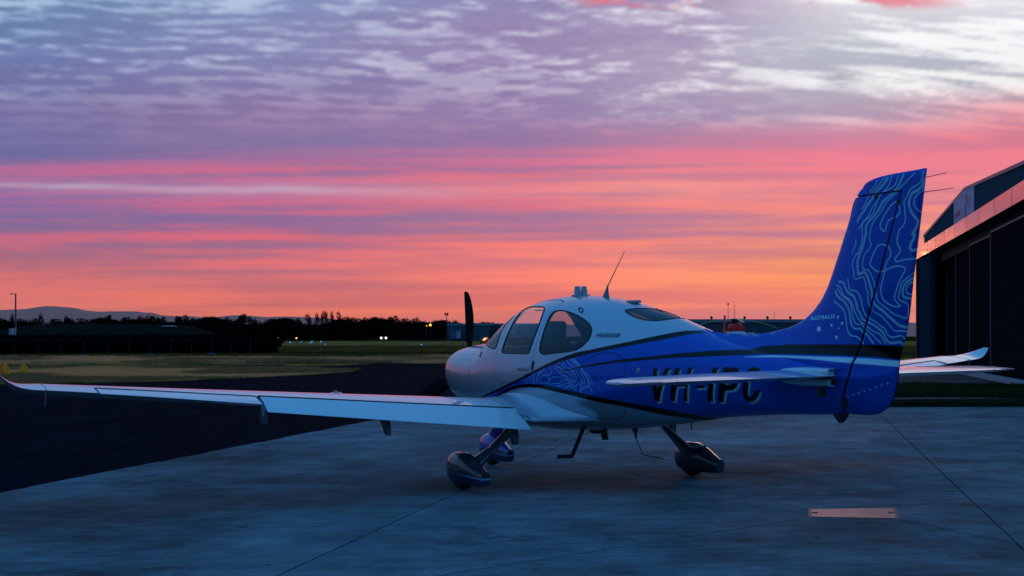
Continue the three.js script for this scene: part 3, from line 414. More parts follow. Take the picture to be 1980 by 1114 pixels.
const blackMatt = std(0.008, 0.008, 0.009, 0.55), rubber = std(0.01, 0.01, 0.011, 0.85), lining = std(0.012, 0.013, 0.016, 0.9), metal = std(0.45, 0.45, 0.47, 0.35, { metalness: 1 });
const glass = new THREE.MeshPhysicalMaterial({ color: rgb(0.98, 0.98, 0.98), roughness: 0.02, transmission: 1, thickness: 0, ior: 1.5, side: THREE.DoubleSide });
const darkGlass = new THREE.MeshPhysicalMaterial({ color: rgb(0.5, 0.51, 0.54), roughness: 0.02, transmission: 1, thickness: 0, ior: 1.5, side: THREE.DoubleSide });
const tintGlass = new THREE.MeshPhysicalMaterial({ color: rgb(0.10, 0.11, 0.13), roughness: 0.05, transmission: 1, thickness: 0, ior: 1.5, side: THREE.DoubleSide });

// ---- body
const body = skin(0.33, 7.11, (a) => (a < 0.6 ? 0.018 : a < 4.6 ? 0.05 : 0.07));
const front = pairs(OPENINGS.front), rear = pairs(OPENINGS.rear), quarter = pairs(OPENINGS.quarter), baggage = pairs(OPENINGS.baggage);
const windshieldLine = [[1.50, 1.53], [1.60, 1.50], [1.80, 1.462], [2.0, 1.433], [2.10, 1.426], [2.145, 1.445], [2.152, 1.50], [2.135, 1.58], [2.125, 1.68], [2.17, 1.78], [2.22, 1.86], [2.20, 2.1], [1.2, 2.1], [1.25, 1.60]];
const doorLine = [...pairs(OPENINGS.door).slice(0, 10), [2.83, 1.071], [2.50, 1.060], [2.318, 1.077], [2.213, 1.119], [2.17, 1.19], [2.16, 1.281], [2.19, 1.35], [2.225, 1.45], [2.235, 1.56], [2.225, 1.70], [2.215, 1.82], [2.30, 1.905], [2.6, 1.94], [2.95, 1.94]];
const cowlLine = [[0, 0.3], [0, 2], [1.34, 2], [1.36, 1.46], [1.40, 1.34], [1.455, 1.239], [1.485, 1.10], [1.485, 1.0], [1.45, 0.87], [1.42, 0.5], [1.42, 0.3]];
const grow = (p, k) => inset(p, -k);
const P = { doorL: prism(grow(doorLine, 0.005), 1), doorR: prism(grow(doorLine, 0.005), -1), bagL: prism(grow(baggage, 0.005), 1), cowl: prism(grow(cowlLine, 0.005), 0), ws: prism(windshieldLine, 0) };
for (const [k, q] of Object.entries({ front, rear, quarter })) { P[k + 'L'] = prism(q, 1, 60); P[k + 'R'] = prism(q, -1, 60); }
const shell = mesh('fuselage', cut(body, P.cowl, P.doorL, P.doorR, P.bagL, P.ws, P.rearL, P.rearR, P.quarterL, P.quarterR), paint, plane);
mesh('cabin_lining', cut(skin(1.1, 7.0, (a) => 0.09, 0.022), P.ws, P.frontL, P.frontR, P.rearL, P.rearR, P.quarterL, P.quarterR), new THREE.MeshStandardMaterial({ color: rgb(0.03, 0.032, 0.04), roughness: 0.9, side: THREE.DoubleSide }), plane);
const cowling = mesh('cowling', keep(body, prism(cowlLine, 0)), paint, plane);
mesh('nose_lining', cut(skin(0.40, 1.6, () => 0.1, 0.02)), lining, cowling);
for (const side of [1, -1]) {
  const k = side > 0 ? 'L' : 'R';
  const door = mesh('door', cut(keep(body, prism(doorLine, side)), P['front' + k]), paint, plane);
  mesh('door_window', keep(body, prism(grow(front, -0.0), side, 60)), glass, door);
  if (side > 0) mesh('baggage_door', keep(body, prism(baggage, 1)), paint, plane);
  mesh('rear_window', keep(body, P['rear' + k]), side > 0 ? darkGlass : glass, plane);
  mesh('quarter_window', keep(body, P['quarter' + k]), tintGlass, plane);
  // dark bedding round each window, standing a hair proud of the skin
  const bead = (line, w, parent, name) => { const pts = new THREE.CatmullRomCurve3(line.map(([a, h]) => V(a, h, 0)), true, 'catmullrom', 0.5).getPoints(90).map((p) => V(p.x, p.y, side * (lat(p.x, p.y) + 0.001))); mesh(name, new THREE.TubeGeometry(new THREE.CatmullRomCurve3(pts.slice(0, -1), true), 120, w, 6, true), blackMatt, parent); };
  bead(front, 0.0075, door, 'window_seal'); bead(rear, 0.0075, plane, 'window_seal'); bead(quarter, 0.005, plane, 'window_seal');
  const onSkin = (a, h, o = 0.002) => [a, h, side * (lat(a, h) + o)];
  // door handle, latch, vent, fuel cap and the small intake above the rear window
  const hx = rbox(0.19, 0.045, 0.012, 0.005); mesh('handle', merge(hx.clone().translate(...onSkin(2.835, 1.218, 0.0)), rbox(0.15, 0.03, 0.02, 0.006).translate(...onSkin(2.82, 1.218, 0.0))), metal, door);
  mesh('lock', new THREE.CylinderGeometry(0.014, 0.014, 0.012, 14).rotateX(Math.PI / 2).translate(...onSkin(2.969, 1.216, 0)), metal, door);
  mesh('door_pull', beam(onSkin(3.075, 1.305, 0.002), onSkin(3.05, 1.215, 0.002), 0.03, 0.012, [0, 0, 1]), blackMatt, plane);
  mesh('air_vent', beam(onSkin(1.735, 1.385, 0.0), onSkin(1.72, 1.325, 0.0), 0.045, 0.01, [0, 0, 1]), std(0.16, 0.16, 0.17, 0.5), plane);
  mesh('fuel_cap', merge(new THREE.TorusGeometry(0.019, 0.005, 8, 20).translate(...onSkin(4.70, 1.24, 0.0)), new THREE.CylinderGeometry(0.017, 0.017, 0.008, 18).rotateX(Math.PI / 2).translate(...onSkin(4.70, 1.24, 0.0))), metal, plane);
  mesh('cabin_air_intake', new THREE.TubeGeometry(new THREE.CatmullRomCurve3([[3.505, 1.842], [3.55, 1.845], [3.61, 1.815], [3.615, 1.80], [3.55, 1.82]].map(([a, h]) => V(...onSkin(a, h, 0.004))), true), 30, 0.006, 6, true), blackMatt, plane);
  // flood-lamp box under the tailplane
  const bx = mesh('strobe_housing', rbox(0.085, 0.085, 0.03, 0.01).translate(...onSkin(6.93, 1.115, -0.004)), blackMatt, plane);
  mesh('grille', merge([0, 1, 2, 3].map((i) => box(0.05, 0.007, 0.008, 6.925, 1.09 + i * 0.016, side * (lat(6.93, 1.115) + 0.012)))), std(0.10, 0.12, 0.11, 0.5), bx);
}
mesh('windshield', keep(body, P.ws), glass, plane);
for (const side of [1, -1]) mesh('cowl_seam_highlight', new THREE.TubeGeometry(new THREE.CatmullRomCurve3(span0(0.335, 1.47, 40).map((a) => V(a, 1.163, side * (lat(a, 1.163) + 0.0005)))), 80, 0.0035, 6), std(0.6, 0.62, 0.65, 0.3, { metalness: 1 }), cowling);  // bright strip standing in for the highlight along the cowl split
// a thin moulding along the windshield's side edges
for (const side of [1, -1]) mesh('windshield_seal', new THREE.TubeGeometry(new THREE.CatmullRomCurve3([[1.72, 1.477], [1.9, 1.447], [2.0, 1.433], [2.10, 1.426], [2.145, 1.445], [2.152, 1.50], [2.135, 1.58], [2.125, 1.68], [2.17, 1.78]].map(([a, h]) => V(a, h, side * (lat(a, h) + 0.001)))), 60, 0.006, 6), blackMatt, plane);

// small lettering in print that follows the skin
const font = await new FontLoader().loadAsync('fonts/droid/droid_sans_bold.typeface.json');
function lettering(text, a, h, width, height, slant, surface, mat, side, parent) {
  const shapes = font.generateShapes(text, 1), g = plain(new THREE.ShapeGeometry(shapes, 4)); g.computeBoundingBox(); const b = g.boundingBox, p = g.attributes.position;
  for (let i = 0; i < p.count; i++) { const y = (p.getY(i) - b.min.y) / (b.max.y - b.min.y) * height, t = (p.getX(i) - b.min.x) / (b.max.x - b.min.x), x = (side > 0 ? t : 1 - t) * width + (side > 0 ? 1 : -1) * slant * y, A = a + x, H = h + y + (text === 'AUSTRALIS' ? 0.015 * t : 0); p.setXYZ(i, A, H, side * (surface(A, H) + 0.0015)); }
  g.computeVertexNormals(); return mesh('lettering', g, mat, parent);
}
const inkDark = std(0.006, 0.007, 0.010, 0.5, { side: THREE.DoubleSide }), inkPale = std(0.62, 0.86, 0.95, 0.5, { side: THREE.DoubleSide });
for (const side of [1, -1]) lettering('PREMIUM', 4.015, 1.549, 0.318, 0.040, 0.3, lat, inkDark, side, shell);

// cabin inside: seats, panel, floor
for (const [a, l] of [[2.72, 0.29], [2.72, -0.29], [3.52, 0.27], [3.52, -0.27]]) {
  const s = new THREE.Group(); s.name = 'seat'; s.position.set(a, 0.72, l); plane.add(s);
  const cloth = std(0.010, 0.011, 0.014, 0.9), back = rbox(0.12, 0.62, 0.44, 0.05, 0, 0.31, 0); back.rotateZ(-0.22); mesh('backrest', back.translate(0.05, 0.18, 0), cloth, s);
  mesh('cushion', rbox(0.5, 0.14, 0.46, 0.05, -0.2, 0.14, 0), cloth, s);
  mesh('headrest', rbox(0.09, 0.2, 0.26, 0.04).rotateZ(-0.2).translate(0.22, 0.90, 0), cloth, s);
}
mesh('instrument_panel', merge(rbox(0.3, 0.28, 1.0, 0.06, 2.06, 1.27, 0), rbox(0.42, 0.05, 1.02, 0.02, 1.95, 1.42, 0)), std(0.012, 0.012, 0.014, 0.8), plane);
mesh('cabin_floor', box(1.8, 0.03, 0.9, 2.7, 0.74, 0), lining, plane);
mesh('compass', merge(rbox(0.06, 0.05, 0.07, 0.02, 2.33, 1.80, 0), rod([2.33, 1.82, 0], [2.30, 1.9, 0], 0.008)), blackMatt, plane);
for (const s of [1, -1]) mesh('sun_visor', rbox(0.16, 0.012, 0.22, 0.005, 2.55, 1.84, s * 0.17), std(0.03, 0.03, 0.035, 0.7), plane);

// aerials on the roof and under the belly
const roofTop = (a) => section(a)[0];
{
  const y = roofTop(3.0);
  mesh('roof_intake', merge(rbox(0.12, 0.016, 0.17, 0.006, 3.0, y + 0.004, 0), ...[-0.040, 0.040].map((x) => loft([[0, 0.034], [0.088, 0.028], [0.096, 0.022]].map(([dy, r]) => [...Array(12)].map((_, k) => { const q = k / 12 * 6.283, e = (c) => Math.sign(c) * Math.pow(Math.abs(c), 0.5); return [3.0 + e(Math.cos(q)) * r, y + 0.006 + dy, x + e(Math.sin(q)) * r * 0.92]; })), { flip: true }))), std(0.35, 0.37, 0.4, 0.5), plane);
  const ya = roofTop(3.5) - 0.01, an = mesh('whip_aerial', merge(loft([[0, 0.075, 0.028], [0.03, 0.045, 0.02], [0.10, 0.014, 0.01], [0.13, 0.008, 0.007]].map(([dy, rx, rz]) => [...Array(14)].map((_, k) => { const q = k / 14 * 6.283; return [3.5 + dy * 0.35 + Math.cos(q) * rx, ya + dy, Math.sin(q) * rz]; })), { flip: true }), rod([3.545, ya + 0.12, 0], [3.87, 2.405, 0], 0.006, 0.003)), std(0.16, 0.17, 0.19, 0.45), plane);
  mesh('satellite_aerial', rbox(0.15, 0.03, 0.09, 0.013, 4.03, roofTop(4.03) + 0.008, 0), std(0.3, 0.32, 0.34, 0.5), plane);
  for (const [a, h, l] of [[3.42, 0.575, 0.0]]) mesh('belly_aerial', beam([a, h + 0.02, l], [a + 0.04, h - 0.09, l], 0.015, 0.07, [0, 0, 1]), blackMatt, plane);
  mesh('belly_beacon', new THREE.SphereGeometry(0.07, 18, 10).scale(1.2, 0.5, 1).translate(3.28, 0.57, 0), blackMatt, plane);
  mesh('towing_aerial', merge(loft([[0.03, 0.06], [-0.04, 0.025], [-0.10, 0.008]].map(([dy, r]) => [...Array(10)].map((_, k) => { const q = k / 10 * 6.283; return [4.02 - dy * 0.25 + Math.cos(q) * r, 0.625 + dy, Math.sin(q) * r * 0.4]; }))), rod([4.045, 0.53, 0], [4.16, 0.385, 0.0], 0.005), rod([4.16, 0.385, 0], [4.52, 0.375, 0.0], 0.005)), blackMatt, plane);
  mesh('drain', rod([4.98, 0.76, 0], [4.99, 0.69, 0], 0.006), blackMatt, plane);
  mesh('tail_skid', loft([[0.03, 0.21], [-0.02, 0.16], [-0.055, 0.09], [-0.072, 0.03]].map(([dy, w]) => [...Array(16)].map((_, k) => { const q = k / 16 * 6.283; return [7.0 + Math.cos(q) * w * 0.5 + 0.02, 0.94 + dy, Math.sin(q) * 0.022]; }))), blackMatt, plane);
}
// ---- wings
const WING = { le: (l) => 1.93 + (l - 0.62) * 0.1118, te: (l) => 3.42 - (l - 0.62) * 0.0352, twist: pchip([0.4, 0.7, 3.57, 5.03, 5.45, 5.83], [2.8, 2.6, 0.2, -2.3, -2.6, -2.6]) };
const thickness = (x, t) => 5 * t * (0.2969 * Math.sqrt(x) - 0.126 * x - 0.3516 * x * x + 0.2843 * x ** 3 - 0.1015 * x ** 4);
function wingPoint(l, x, upper) {
  const s = clamp((l - 5.45) / 0.38), le = s > 0 ? lerp(WING.le(5.45), 3.09, Math.pow(s, 1.7)) : WING.le(l), te = s > 0 ? WING.te(5.45) - 0.07 * s * s : WING.te(l), c = te - le, tw = WING.twist(l) * Math.PI / 180;
  const y = 0.02 * 4 * x * (1 - x) + (upper ? 1 : -1) * thickness(x, lerp(0.155, 0.13, l / 5.8)), q = (x - 0.3) * c;
  return [le + 0.3 * c + q * Math.cos(tw) + y * c * Math.sin(tw) * 0.5, 0.70 + 0.0826 * l + 0.135 * Math.pow(s, 3.3) + y * c - q * Math.sin(tw), l];
}
const NX = 22, chordwise = (x0, x1) => [...Array(NX + 1)].map((_, i) => { const q = x0 === 0 ? 1 - Math.cos(i / NX * Math.PI / 2) : i / NX; return lerp(x0, x1, x0 === 0 ? Math.pow(q, 0.95) : q); });
function wingRow(l, x0, x1, turn) { const xs = chordwise(x0, x1), row = [...xs].reverse().map((x) => wingPoint(l, x, true)).concat(xs.slice(x0 === 0 ? 1 : 0).map((x) => wingPoint(l, x, false))); if (x0 === 0) row.push(wingPoint(l, x1 - 0.0001, false)); return turn ? row.map(turn(l)) : row; }
const span = (a, b, n) => [...Array(n + 1)].map((_, i) => lerp(a, b, i / n));
const F0 = 0.84, F1 = 3.555, A0 = 3.575, A1 = 5.03, CUT = 0.735;
const wingGeo = loft([...span(0.42, F0, 3).map((l) => wingRow(l, 0, 1)), ...span(F0, A1, 26).map((l) => wingRow(l, 0, CUT)), ...span(A1, 5.45, 3).map((l) => wingRow(l, 0, 1)), ...span(5.47, 5.828, 14).map((l) => wingRow(l, 0, 1))], { crease: 0.6, flip: false });
const swing = (deg, x, drop, back) => (l) => { const p = wingPoint(l, x, false), d = deg * Math.PI / 180; return ([a, h, z]) => { const da = a - p[0], dh = h - p[1] + drop; return [p[0] + da * Math.cos(d) + dh * Math.sin(d) + back, p[1] - drop + dh * Math.cos(d) - da * Math.sin(d), z]; }; };
const flapGeo = loft(span(0.852, 3.545, 10).map((l) => wingRow(l, 0.748, 1, swing(17, 0.77, 0.058, 0.014))), { crease: 0.6 });
const aileronGeo = loft(span(3.585, 5.02, 8).map((l) => wingRow(l, 0.748, 1, swing(1.5, 0.75, 0, 0))), { crease: 0.6 });
const wingTop = (a, l) => { const le = WING.le(l), te = WING.te(l); return wingPoint(l, clamp((a - le) / (te - le), 0.001, 1), true)[1]; };
// the fairing where wing and body meet, running out behind the trailing edge
const fairIn = pchip([1.75, 1.95, 2.2, 2.5, 2.72, 2.93, 3.2, 3.54, 3.84, 3.96], [0.70, 0.80, 0.90, 0.955, 0.967, 0.966, 0.93, 0.835, 0.766, 0.742]);
const fairOut = pchip([1.75, 2.2, 3.0, 3.40, 3.6, 3.8, 3.96], [0.64, 0.84, 0.90, 0.82, 0.69, 0.55, 0.45]);
const fairLow = pchip([3.30, 3.42, 3.6, 3.96], [0.733, 0.716, 0.721, 0.736]);
const fairGeo = loft(span(1.78, 3.95, 40).map((a) => { const hi = fairIn(a), li = lat(a, hi) - 0.004, lo = Math.max(fairOut(a), li + 0.02), ho = Math.min((a < 3.3 ? wingTop(a, lo) : fairLow(a)) + 0.002, hi - 0.004); const row = span(0, 1, 12).map((t) => { const cx = lerp(li, lo, 0.12), cy = lerp(ho, hi, 0.06); return [a, (1 - t) ** 2 * hi + 2 * t * (1 - t) * cy + t * t * ho, (1 - t) ** 2 * li + 2 * t * (1 - t) * cx + t * t * lo]; }); row.push([a, ho - 0.012, lo - 0.005], [a, ho - 0.03, Math.max(li - 0.12, 0.1)]); return row; }), { closed: true, crease: 0.6, flip: true });
for (const side of [1, -1]) {
  const M = (g) => (side > 0 ? g : mirrored(g));
  const wing = mesh('wing', M(wingGeo), white, plane);
  mesh('wing_root_fairing', M(fairGeo), silver, plane);
  mesh('aileron', M(aileronGeo), white, wing);
  const flap = mesh('flap', M(flapGeo), white, wing);
  for (const [l, drop, w] of [[0.96, 0.25, 0.05], [2.34, 0.22, 0.045], [3.56, 0.17, 0.05]]) { const p = wingPoint(l, 0.83, false), q = (a, h, k) => [[a - k, h, l - w / 2], [a + k, h, l - w / 2], [a + k, h, l + w / 2], [a - k, h, l + w / 2]]; mesh('flap_hinge', M(loft([q(p[0] + 0.02, p[1] - (l < 3.5 ? 0.045 : 0.005), 0.09), q(p[0] + 0.09, p[1] - drop * 0.6, 0.065), q(p[0] + 0.13, p[1] - drop, 0.025)], { crease: 0.3, flip: true })), darkPaint, wing); }
  const p1 = wingPoint(5.46, 0.93, false); mesh('drain_mast', M(merge(rod(p1, [p1[0] + 0.02, p1[1] - 0.13, 5.47], 0.008, 0.004))), darkPaint, wing);
  mesh('tip_joint', M(new THREE.TubeGeometry(new THREE.CatmullRomCurve3(span(0.04, 0.99, 16).map((x) => { const p = wingPoint(5.455, x, true); return V(p[0], p[1] - 0.0005, p[2]); })), 40, 0.003, 5)), std(0.12, 0.14, 0.18, 0.7), wing);
  const fc = wingPoint(2.55, 0.22, true); mesh('fuel_cap', M(merge(new THREE.CylinderGeometry(0.055, 0.06, 0.018, 24).translate(fc[0], fc[1] + 0.003, fc[2]), rbox(0.07, 0.02, 0.015, 0.005, fc[0], fc[1] + 0.018, fc[2]))), metal, wing);
  for (const [l0, l1, r] of [[A0, A1, 0.008], [F0, F1, 0.013]]) mesh('hinge_gap_shade', M(new THREE.TubeGeometry(new THREE.CatmullRomCurve3(span(l0 + 0.005, l1 - 0.005, 14).map((l) => { const p = wingPoint(l, CUT + 0.004, true); return V(p[0] + r * 0.5, p[1] - r * 0.1, p[2]); })), 40, r, 6)), blackMatt, wing);  // black tubes stand in for the shade in the aileron and flap gaps
  for (const l of [A0, A1, F0]) mesh('end_gap_shade', M(new THREE.TubeGeometry(new THREE.CatmullRomCurve3(span(CUT, 0.985, 8).map((x) => { const p = wingPoint(l, x, true); return V(p[0], p[1] - 0.001, p[2]); })), 16, 0.007, 5)), blackMatt, wing);  // black tubes likewise draw the dark of the gaps at the ends
  const walk = []; mesh('wing_walk_edge', M(new THREE.TubeGeometry(new THREE.CatmullRomCurve3([[2.15, 1.30], [2.4, 1.42], [2.8, 1.46], [2.98, 1.44]].map(([a, l]) => V(a, wingTop(a, l), l))), 30, 0.002, 4)), std(0.2, 0.22, 0.26, 0.8), wing);
}

// ---- tailplane
const stabLE = pchip([0.02, 1.74, 1.86, 1.94, 1.985], [6.31, 6.50, 6.535, 6.62, 6.80]), stabTE = pchip([0.02, 1.74, 1.90, 1.985], [7.15, 7.085, 7.07, 6.97]);
function stabPoint(l, x, upper, th = 0.115) { const le = stabLE(l), c = stabTE(l) - le; return [le + x * c, 1.238 + (upper ? 1 : -1) * thickness(x, th) * c + (x - 0.4) * c * 0.022, l]; }
function stabRow(l, x0, x1, th) { const xs = chordwise(x0, x1), row = [...xs].reverse().map((x) => stabPoint(l, x, true, th)).concat(xs.slice(x0 === 0 ? 1 : 0).map((x) => stabPoint(l, x, false, th))); if (x0 === 0) row.push(stabPoint(l, x1 - 0.0001, false, th)); return row; }
const stabGeo = loft(span(0.03, 1.72, 10).map((l) => stabRow(l, 0, 0.60)), { crease: 0.6 });
const elevGeo = merge(loft(span(0.15, 1.735, 10).map((l) => stabRow(l, 0.612, 1)), { crease: 0.6 }), loft([...span(1.735, 1.90, 5), 1.93, 1.955, 1.973, 1.985].map((l) => stabRow(l, 0, 1, lerp(0.115, 0.10, (l - 1.73) / 0.25))), { crease: 0.6 }));
const podGeo = (h0, up) => loft(span(0, 1, 14).map((t) => { const a = lerp(6.28, 7.07, t), r = Math.pow(Math.sin(Math.min(1, t * 1.5 + 0.02) * Math.PI / 2), 0.9) * (1 - 0.25 * Math.max(0, t - 0.6)); return [...Array(16)].map((_, k) => { const q = k / 16 * 6.283; return [a, h0 + up * 0.012 * r + Math.sin(q) * 0.034 * r, 0.12 + Math.cos(q) * 0.07 * r]; }); }), { crease: 0.8 });
for (const side of [1, -1]) {
  const M = (g) => (side > 0 ? g : mirrored(g));
  const stab = mesh('tailplane', M(stabGeo), white, plane);
  mesh('elevator', M(elevGeo), white, stab);
  mesh('tailplane_fairing', M(merge(podGeo(1.265, 1), podGeo(1.20, -1))), white, stab);
  mesh('elevator_hinge', M(merge(rbox(0.10, 0.014, 0.012, 0.004, 7.12, 1.29, 0.155), rbox(0.05, 0.05, 0.02, 0.01, 7.10, 1.20, 0.14))), blackMatt, stab);
  for (const l of [0.7, 1.2, 1.62]) mesh('static_wick', M(rod([stabTE(l) - 0.01, 1.248, l], [stabTE(l) + 0.12, 1.242, l], 0.002)), blackMatt, stab);
}

// ---- fin and rudder
const finLE = [[5.2, 1.63], [5.309, 1.603], [5.55, 1.582], [5.8, 1.572], [6.0, 1.576], [6.22, 1.598], [6.36, 1.617], [6.49, 1.651], [6.60, 1.695], [6.687, 1.746], [6.76, 1.80], [6.815, 1.857], [6.885, 1.95], [6.941, 2.052], [7.04, 2.25], [7.14, 2.455], [7.230, 2.644], [7.262, 2.68], [7.306, 2.709]];
const aLE = pchip([1.598, 1.617, 1.651, 1.695, 1.746, 1.857, 1.95, 2.052, 2.455, 2.644, 2.709, 2.753, 2.774, 2.783], [6.22, 6.36, 6.49, 6.60, 6.687, 6.815, 6.885, 6.941, 7.14, 7.230, 7.306, 7.42, 7.586, 7.955]);
const dorsal = pchip([5.2, 5.309, 5.55, 5.8, 6.0, 6.22], [1.63, 1.603, 1.582, 1.572, 1.576, 1.598]);
const aTE = pchip([0.944, 0.950, 0.972, 1.027, 1.10, 1.206, 1.40, 1.595, 2.05, 2.783], [7.30, 7.39, 7.472, 7.558, 7.605, 7.642, 7.680, 7.752, 7.836, 7.968]);
const hinge = (h) => 7.111 + 0.366 * (h - 0.967);
function toLE(a, h) { let m = 9; for (let i = 0; i < finLE.length - 1; i++) { const [x, y] = finLE[i], [u, v] = finLE[i + 1], t = clamp(((a - x) * (u - x) + (h - y) * (v - y)) / ((u - x) ** 2 + (v - y) ** 2)); m = Math.min(m, Math.hypot(a - x - t * (u - x), h - y - t * (v - y))); } return m; }
function finT(a, h) { const d = toLE(a, h), T = section(a)[0], q = 1 - Math.min(d / 0.36, 1); return lerp(0.062, 0.036, clamp((h - 1.5) / 1.25)) * Math.sqrt(Math.max(0, 1 - q * q)) * Math.min(1, (aTE(h) - a) / 0.55 + 0.02) + 0.05 * Math.exp(-Math.max(0, h - T) / 0.055) * Math.min(1, d / 0.25) * Math.min(1, (aTE(h) - a) / 0.5); }
function sheet(rows, closeTop) {   // rows of [a, h, t] on the left side -> both sides with livery coordinates
  const n = rows[0].length, pos = [], uv = [], idx = [];
  for (const r of rows) for (const [a, h, t] of r) { pos.push(a, h, t); uv.push(...liveryUV(a, h, 1)); }
  for (let i = 0; i < rows.length - 1; i++) for (let j = 0; j < n - 1; j++) { const p = i * n + j, q = p + n; idx.push(p, p + 1, q, q, p + 1, q + 1); }
  const g = new THREE.BufferGeometry(); g.setAttribute('position', new THREE.Float32BufferAttribute(pos, 3)); g.setAttribute('uv', new THREE.Float32BufferAttribute(uv, 2)); g.setIndex(idx); g.computeVertexNormals();
  const gp = g.attributes.position, gn = g.attributes.normal; for (let i = 0; i < gp.count; i++) if (gp.getZ(i) < 0.004) { const v = V(gn.getX(i), gn.getY(i), gn.getZ(i) * 0.15).normalize(); gn.setXYZ(i, v.x, v.y, v.z); }
  const L = g.toNonIndexed(), R = mirrored(L), ru = R.attributes.uv; for (let i = 0; i < ru.count; i++) ru.setY(i, ru.getY(i) - 0.5);
  return merge(L, R);
}
const cosine = (n) => [...Array(n + 1)].map((_, i) => 1 - Math.cos(i / n * Math.PI / 2));
const finGeo = merge(
  sheet(span(1.598, 2.634, 44).map((h) => cosine(22).map((q) => { const a = lerp(aLE(h), hinge(h) - 0.005, q); return [a, h, finT(a, h)]; }))),
  sheet(span(0, 1, 10).map((r) => span(0, 1, 60).map((s) => { let a = lerp(5.22, 7.3, s), top = a < 6.22 ? dorsal(a) : 1.598, h = lerp(1.26, top, r); a = lerp(5.22, hinge(h) - 0.005, s); top = a < 6.22 ? dorsal(a) : 1.598; h = lerp(1.26, top, r); return [a, h, finT(a, h)]; }))));
const fin = mesh('fin', finGeo, paint, plane);
for (const side of [1, -1]) lettering('AUSTRALIS', side > 0 ? 6.70 : 6.72, 1.684, 0.325, 0.032, 0.15, finT, inkPale, side, fin);
const rudderT = (a, h) => { const cap = h > 2.74 ? Math.sqrt(clamp((2.785 - h) / 0.045)) : 1, f = h > 1.28 ? finT(a, h) : 0; const hw = lat(7.11, h - 0.0), low = h < 1.40 ? Math.max(hw, 0.02) * (0.06 + 0.94 * Math.pow(clamp((aTE(h) - a) / (aTE(h) - hinge(h))), 0.85)) : 0; return Math.max(f, low, 0.002) * cap; };
const hornRows = [2.646, 2.66, 2.675, 2.69, 2.705, 2.72, 2.735, 2.75, 2.76, 2.768, 2.775, 2.780, 2.784];
const rudder = mesh('rudder', merge(
  sheet([0.944, 0.947, 0.952, 0.96, 0.975, ...span(0.99, 2.646, 60)].map((h) => [0, 0.03, ...span(0.08, 1, 16)].map((q) => { const a = lerp(hinge(h) + 0.006, aTE(h), q); return [a, h, q === 0 ? rudderT(a, h) * 0.8 : rudderT(a, h)]; }))),
  sheet(hornRows.map((h) => cosine(30).map((q) => { const a = lerp(aLE(h), aTE(h), q); return [a, h, rudderT(a, h)]; })))), paint, plane);
mesh('hinge_gap', merge(beam([hinge(0.96) + 0.0005, 0.96, 0], [hinge(2.63) + 0.0005, 2.63, 0], 0.05, 0.0065, [0, 0, 1]), beam([7.25, 2.640, 0], [hinge(2.64), 2.640, 0], 0.04, 0.009, [0, 0, 1])), blackMatt, plane);
for (const s of [1, -1]) mesh('balance_bolt', new THREE.SphereGeometry(0.017, 12, 8).scale(1, 1, 0.5).translate(7.47, 2.617, s * finT(7.46, 2.62)), blackMatt, rudder);
mesh('hinge_fitting', merge(...[1, -1].map((s) => merge(rbox(0.035, 0.03, 0.02, 0.006, hinge(1.757), 1.757, s * finT(hinge(1.757), 1.757)), rbox(0.03, 0.03, 0.02, 0.006, hinge(2.56), 2.56, s * finT(hinge(2.56), 2.56)), rbox(0.06, 0.10, 0.02, 0.01, hinge(1.06) + 0.01, 1.05, s * 0.085)))), blackMatt, rudder);
mesh('static_wick', rod([7.955, 2.715, 0], [8.16, 2.728, 0], 0.003, 0.0022), blackMatt, rudder);
mesh('static_wick', rod([7.93, 2.61, 0], [8.22, 2.612, 0], 0.003, 0.0022), blackMatt, rudder);

// ---- propeller
{
  const prop = new THREE.Group(); prop.name = 'propeller'; prop.position.set(0.25, 1.145, 0.0); prop.rotation.x = 0.012; plane.add(prop);
  const chord = pchip([0.13, 0.25, 0.4, 0.6, 0.8, 0.92, 0.965], [0.10, 0.15, 0.18, 0.175, 0.14, 0.095, 0.06]), pitch = pchip([0.13, 0.4, 0.7, 0.97], [0.9, 0.62, 0.42, 0.33]);
  const bl = loft([...span(0.13, 0.9, 18), 0.925, 0.945, 0.96, 0.966].map((r) => { const c = chord(r), b = pitch(r), th = lerp(0.20, 0.06, clamp((r - 0.1) / 0.5)); return [...Array(20)].map((_, k) => { const q = k / 20 * 6.283, x = (Math.cos(q) + 1) / 2, y = Math.sin(q) * c * th * 0.5 * (0.35 + 0.65 * Math.sqrt(x)), s = -0.055 + x * c; return [-s * Math.sin(b) + y * Math.cos(b), r, -(s * Math.cos(b) + y * Math.sin(b))]; }); }), { crease: 0.7 });
  for (let k = 0; k < 3; k++) { const m = mesh('blade', bl, phys(0.004, 0.004, 0.005, 0.6, { specularIntensity: 0.15 }), prop); m.rotation.x = k * 2 * Math.PI / 3; }
  mesh('spinner', new THREE.LatheGeometry([[0.001, 0], [0.05, 0.015], [0.10, 0.06], [0.14, 0.13], [0.165, 0.21], [0.17, 0.30], [0.001, 0.30]].map(([r, y]) => new THREE.Vector2(r, y)), 32).rotateZ(-Math.PI / 2).translate(-0.22, 0, 0), silver, prop);
}
mesh('exhaust_pipe', rod([1.30, 0.66, 0.24], [1.42, 0.56, 0.26], 0.03, 0.03, 16), blackMatt, plane);
mesh('cowl_drain', new THREE.CylinderGeometry(0.02, 0.02, 0.02, 14).rotateX(Math.PI / 2).translate(1.53, 0.85, lat(1.53, 0.85)), blackMatt, plane);

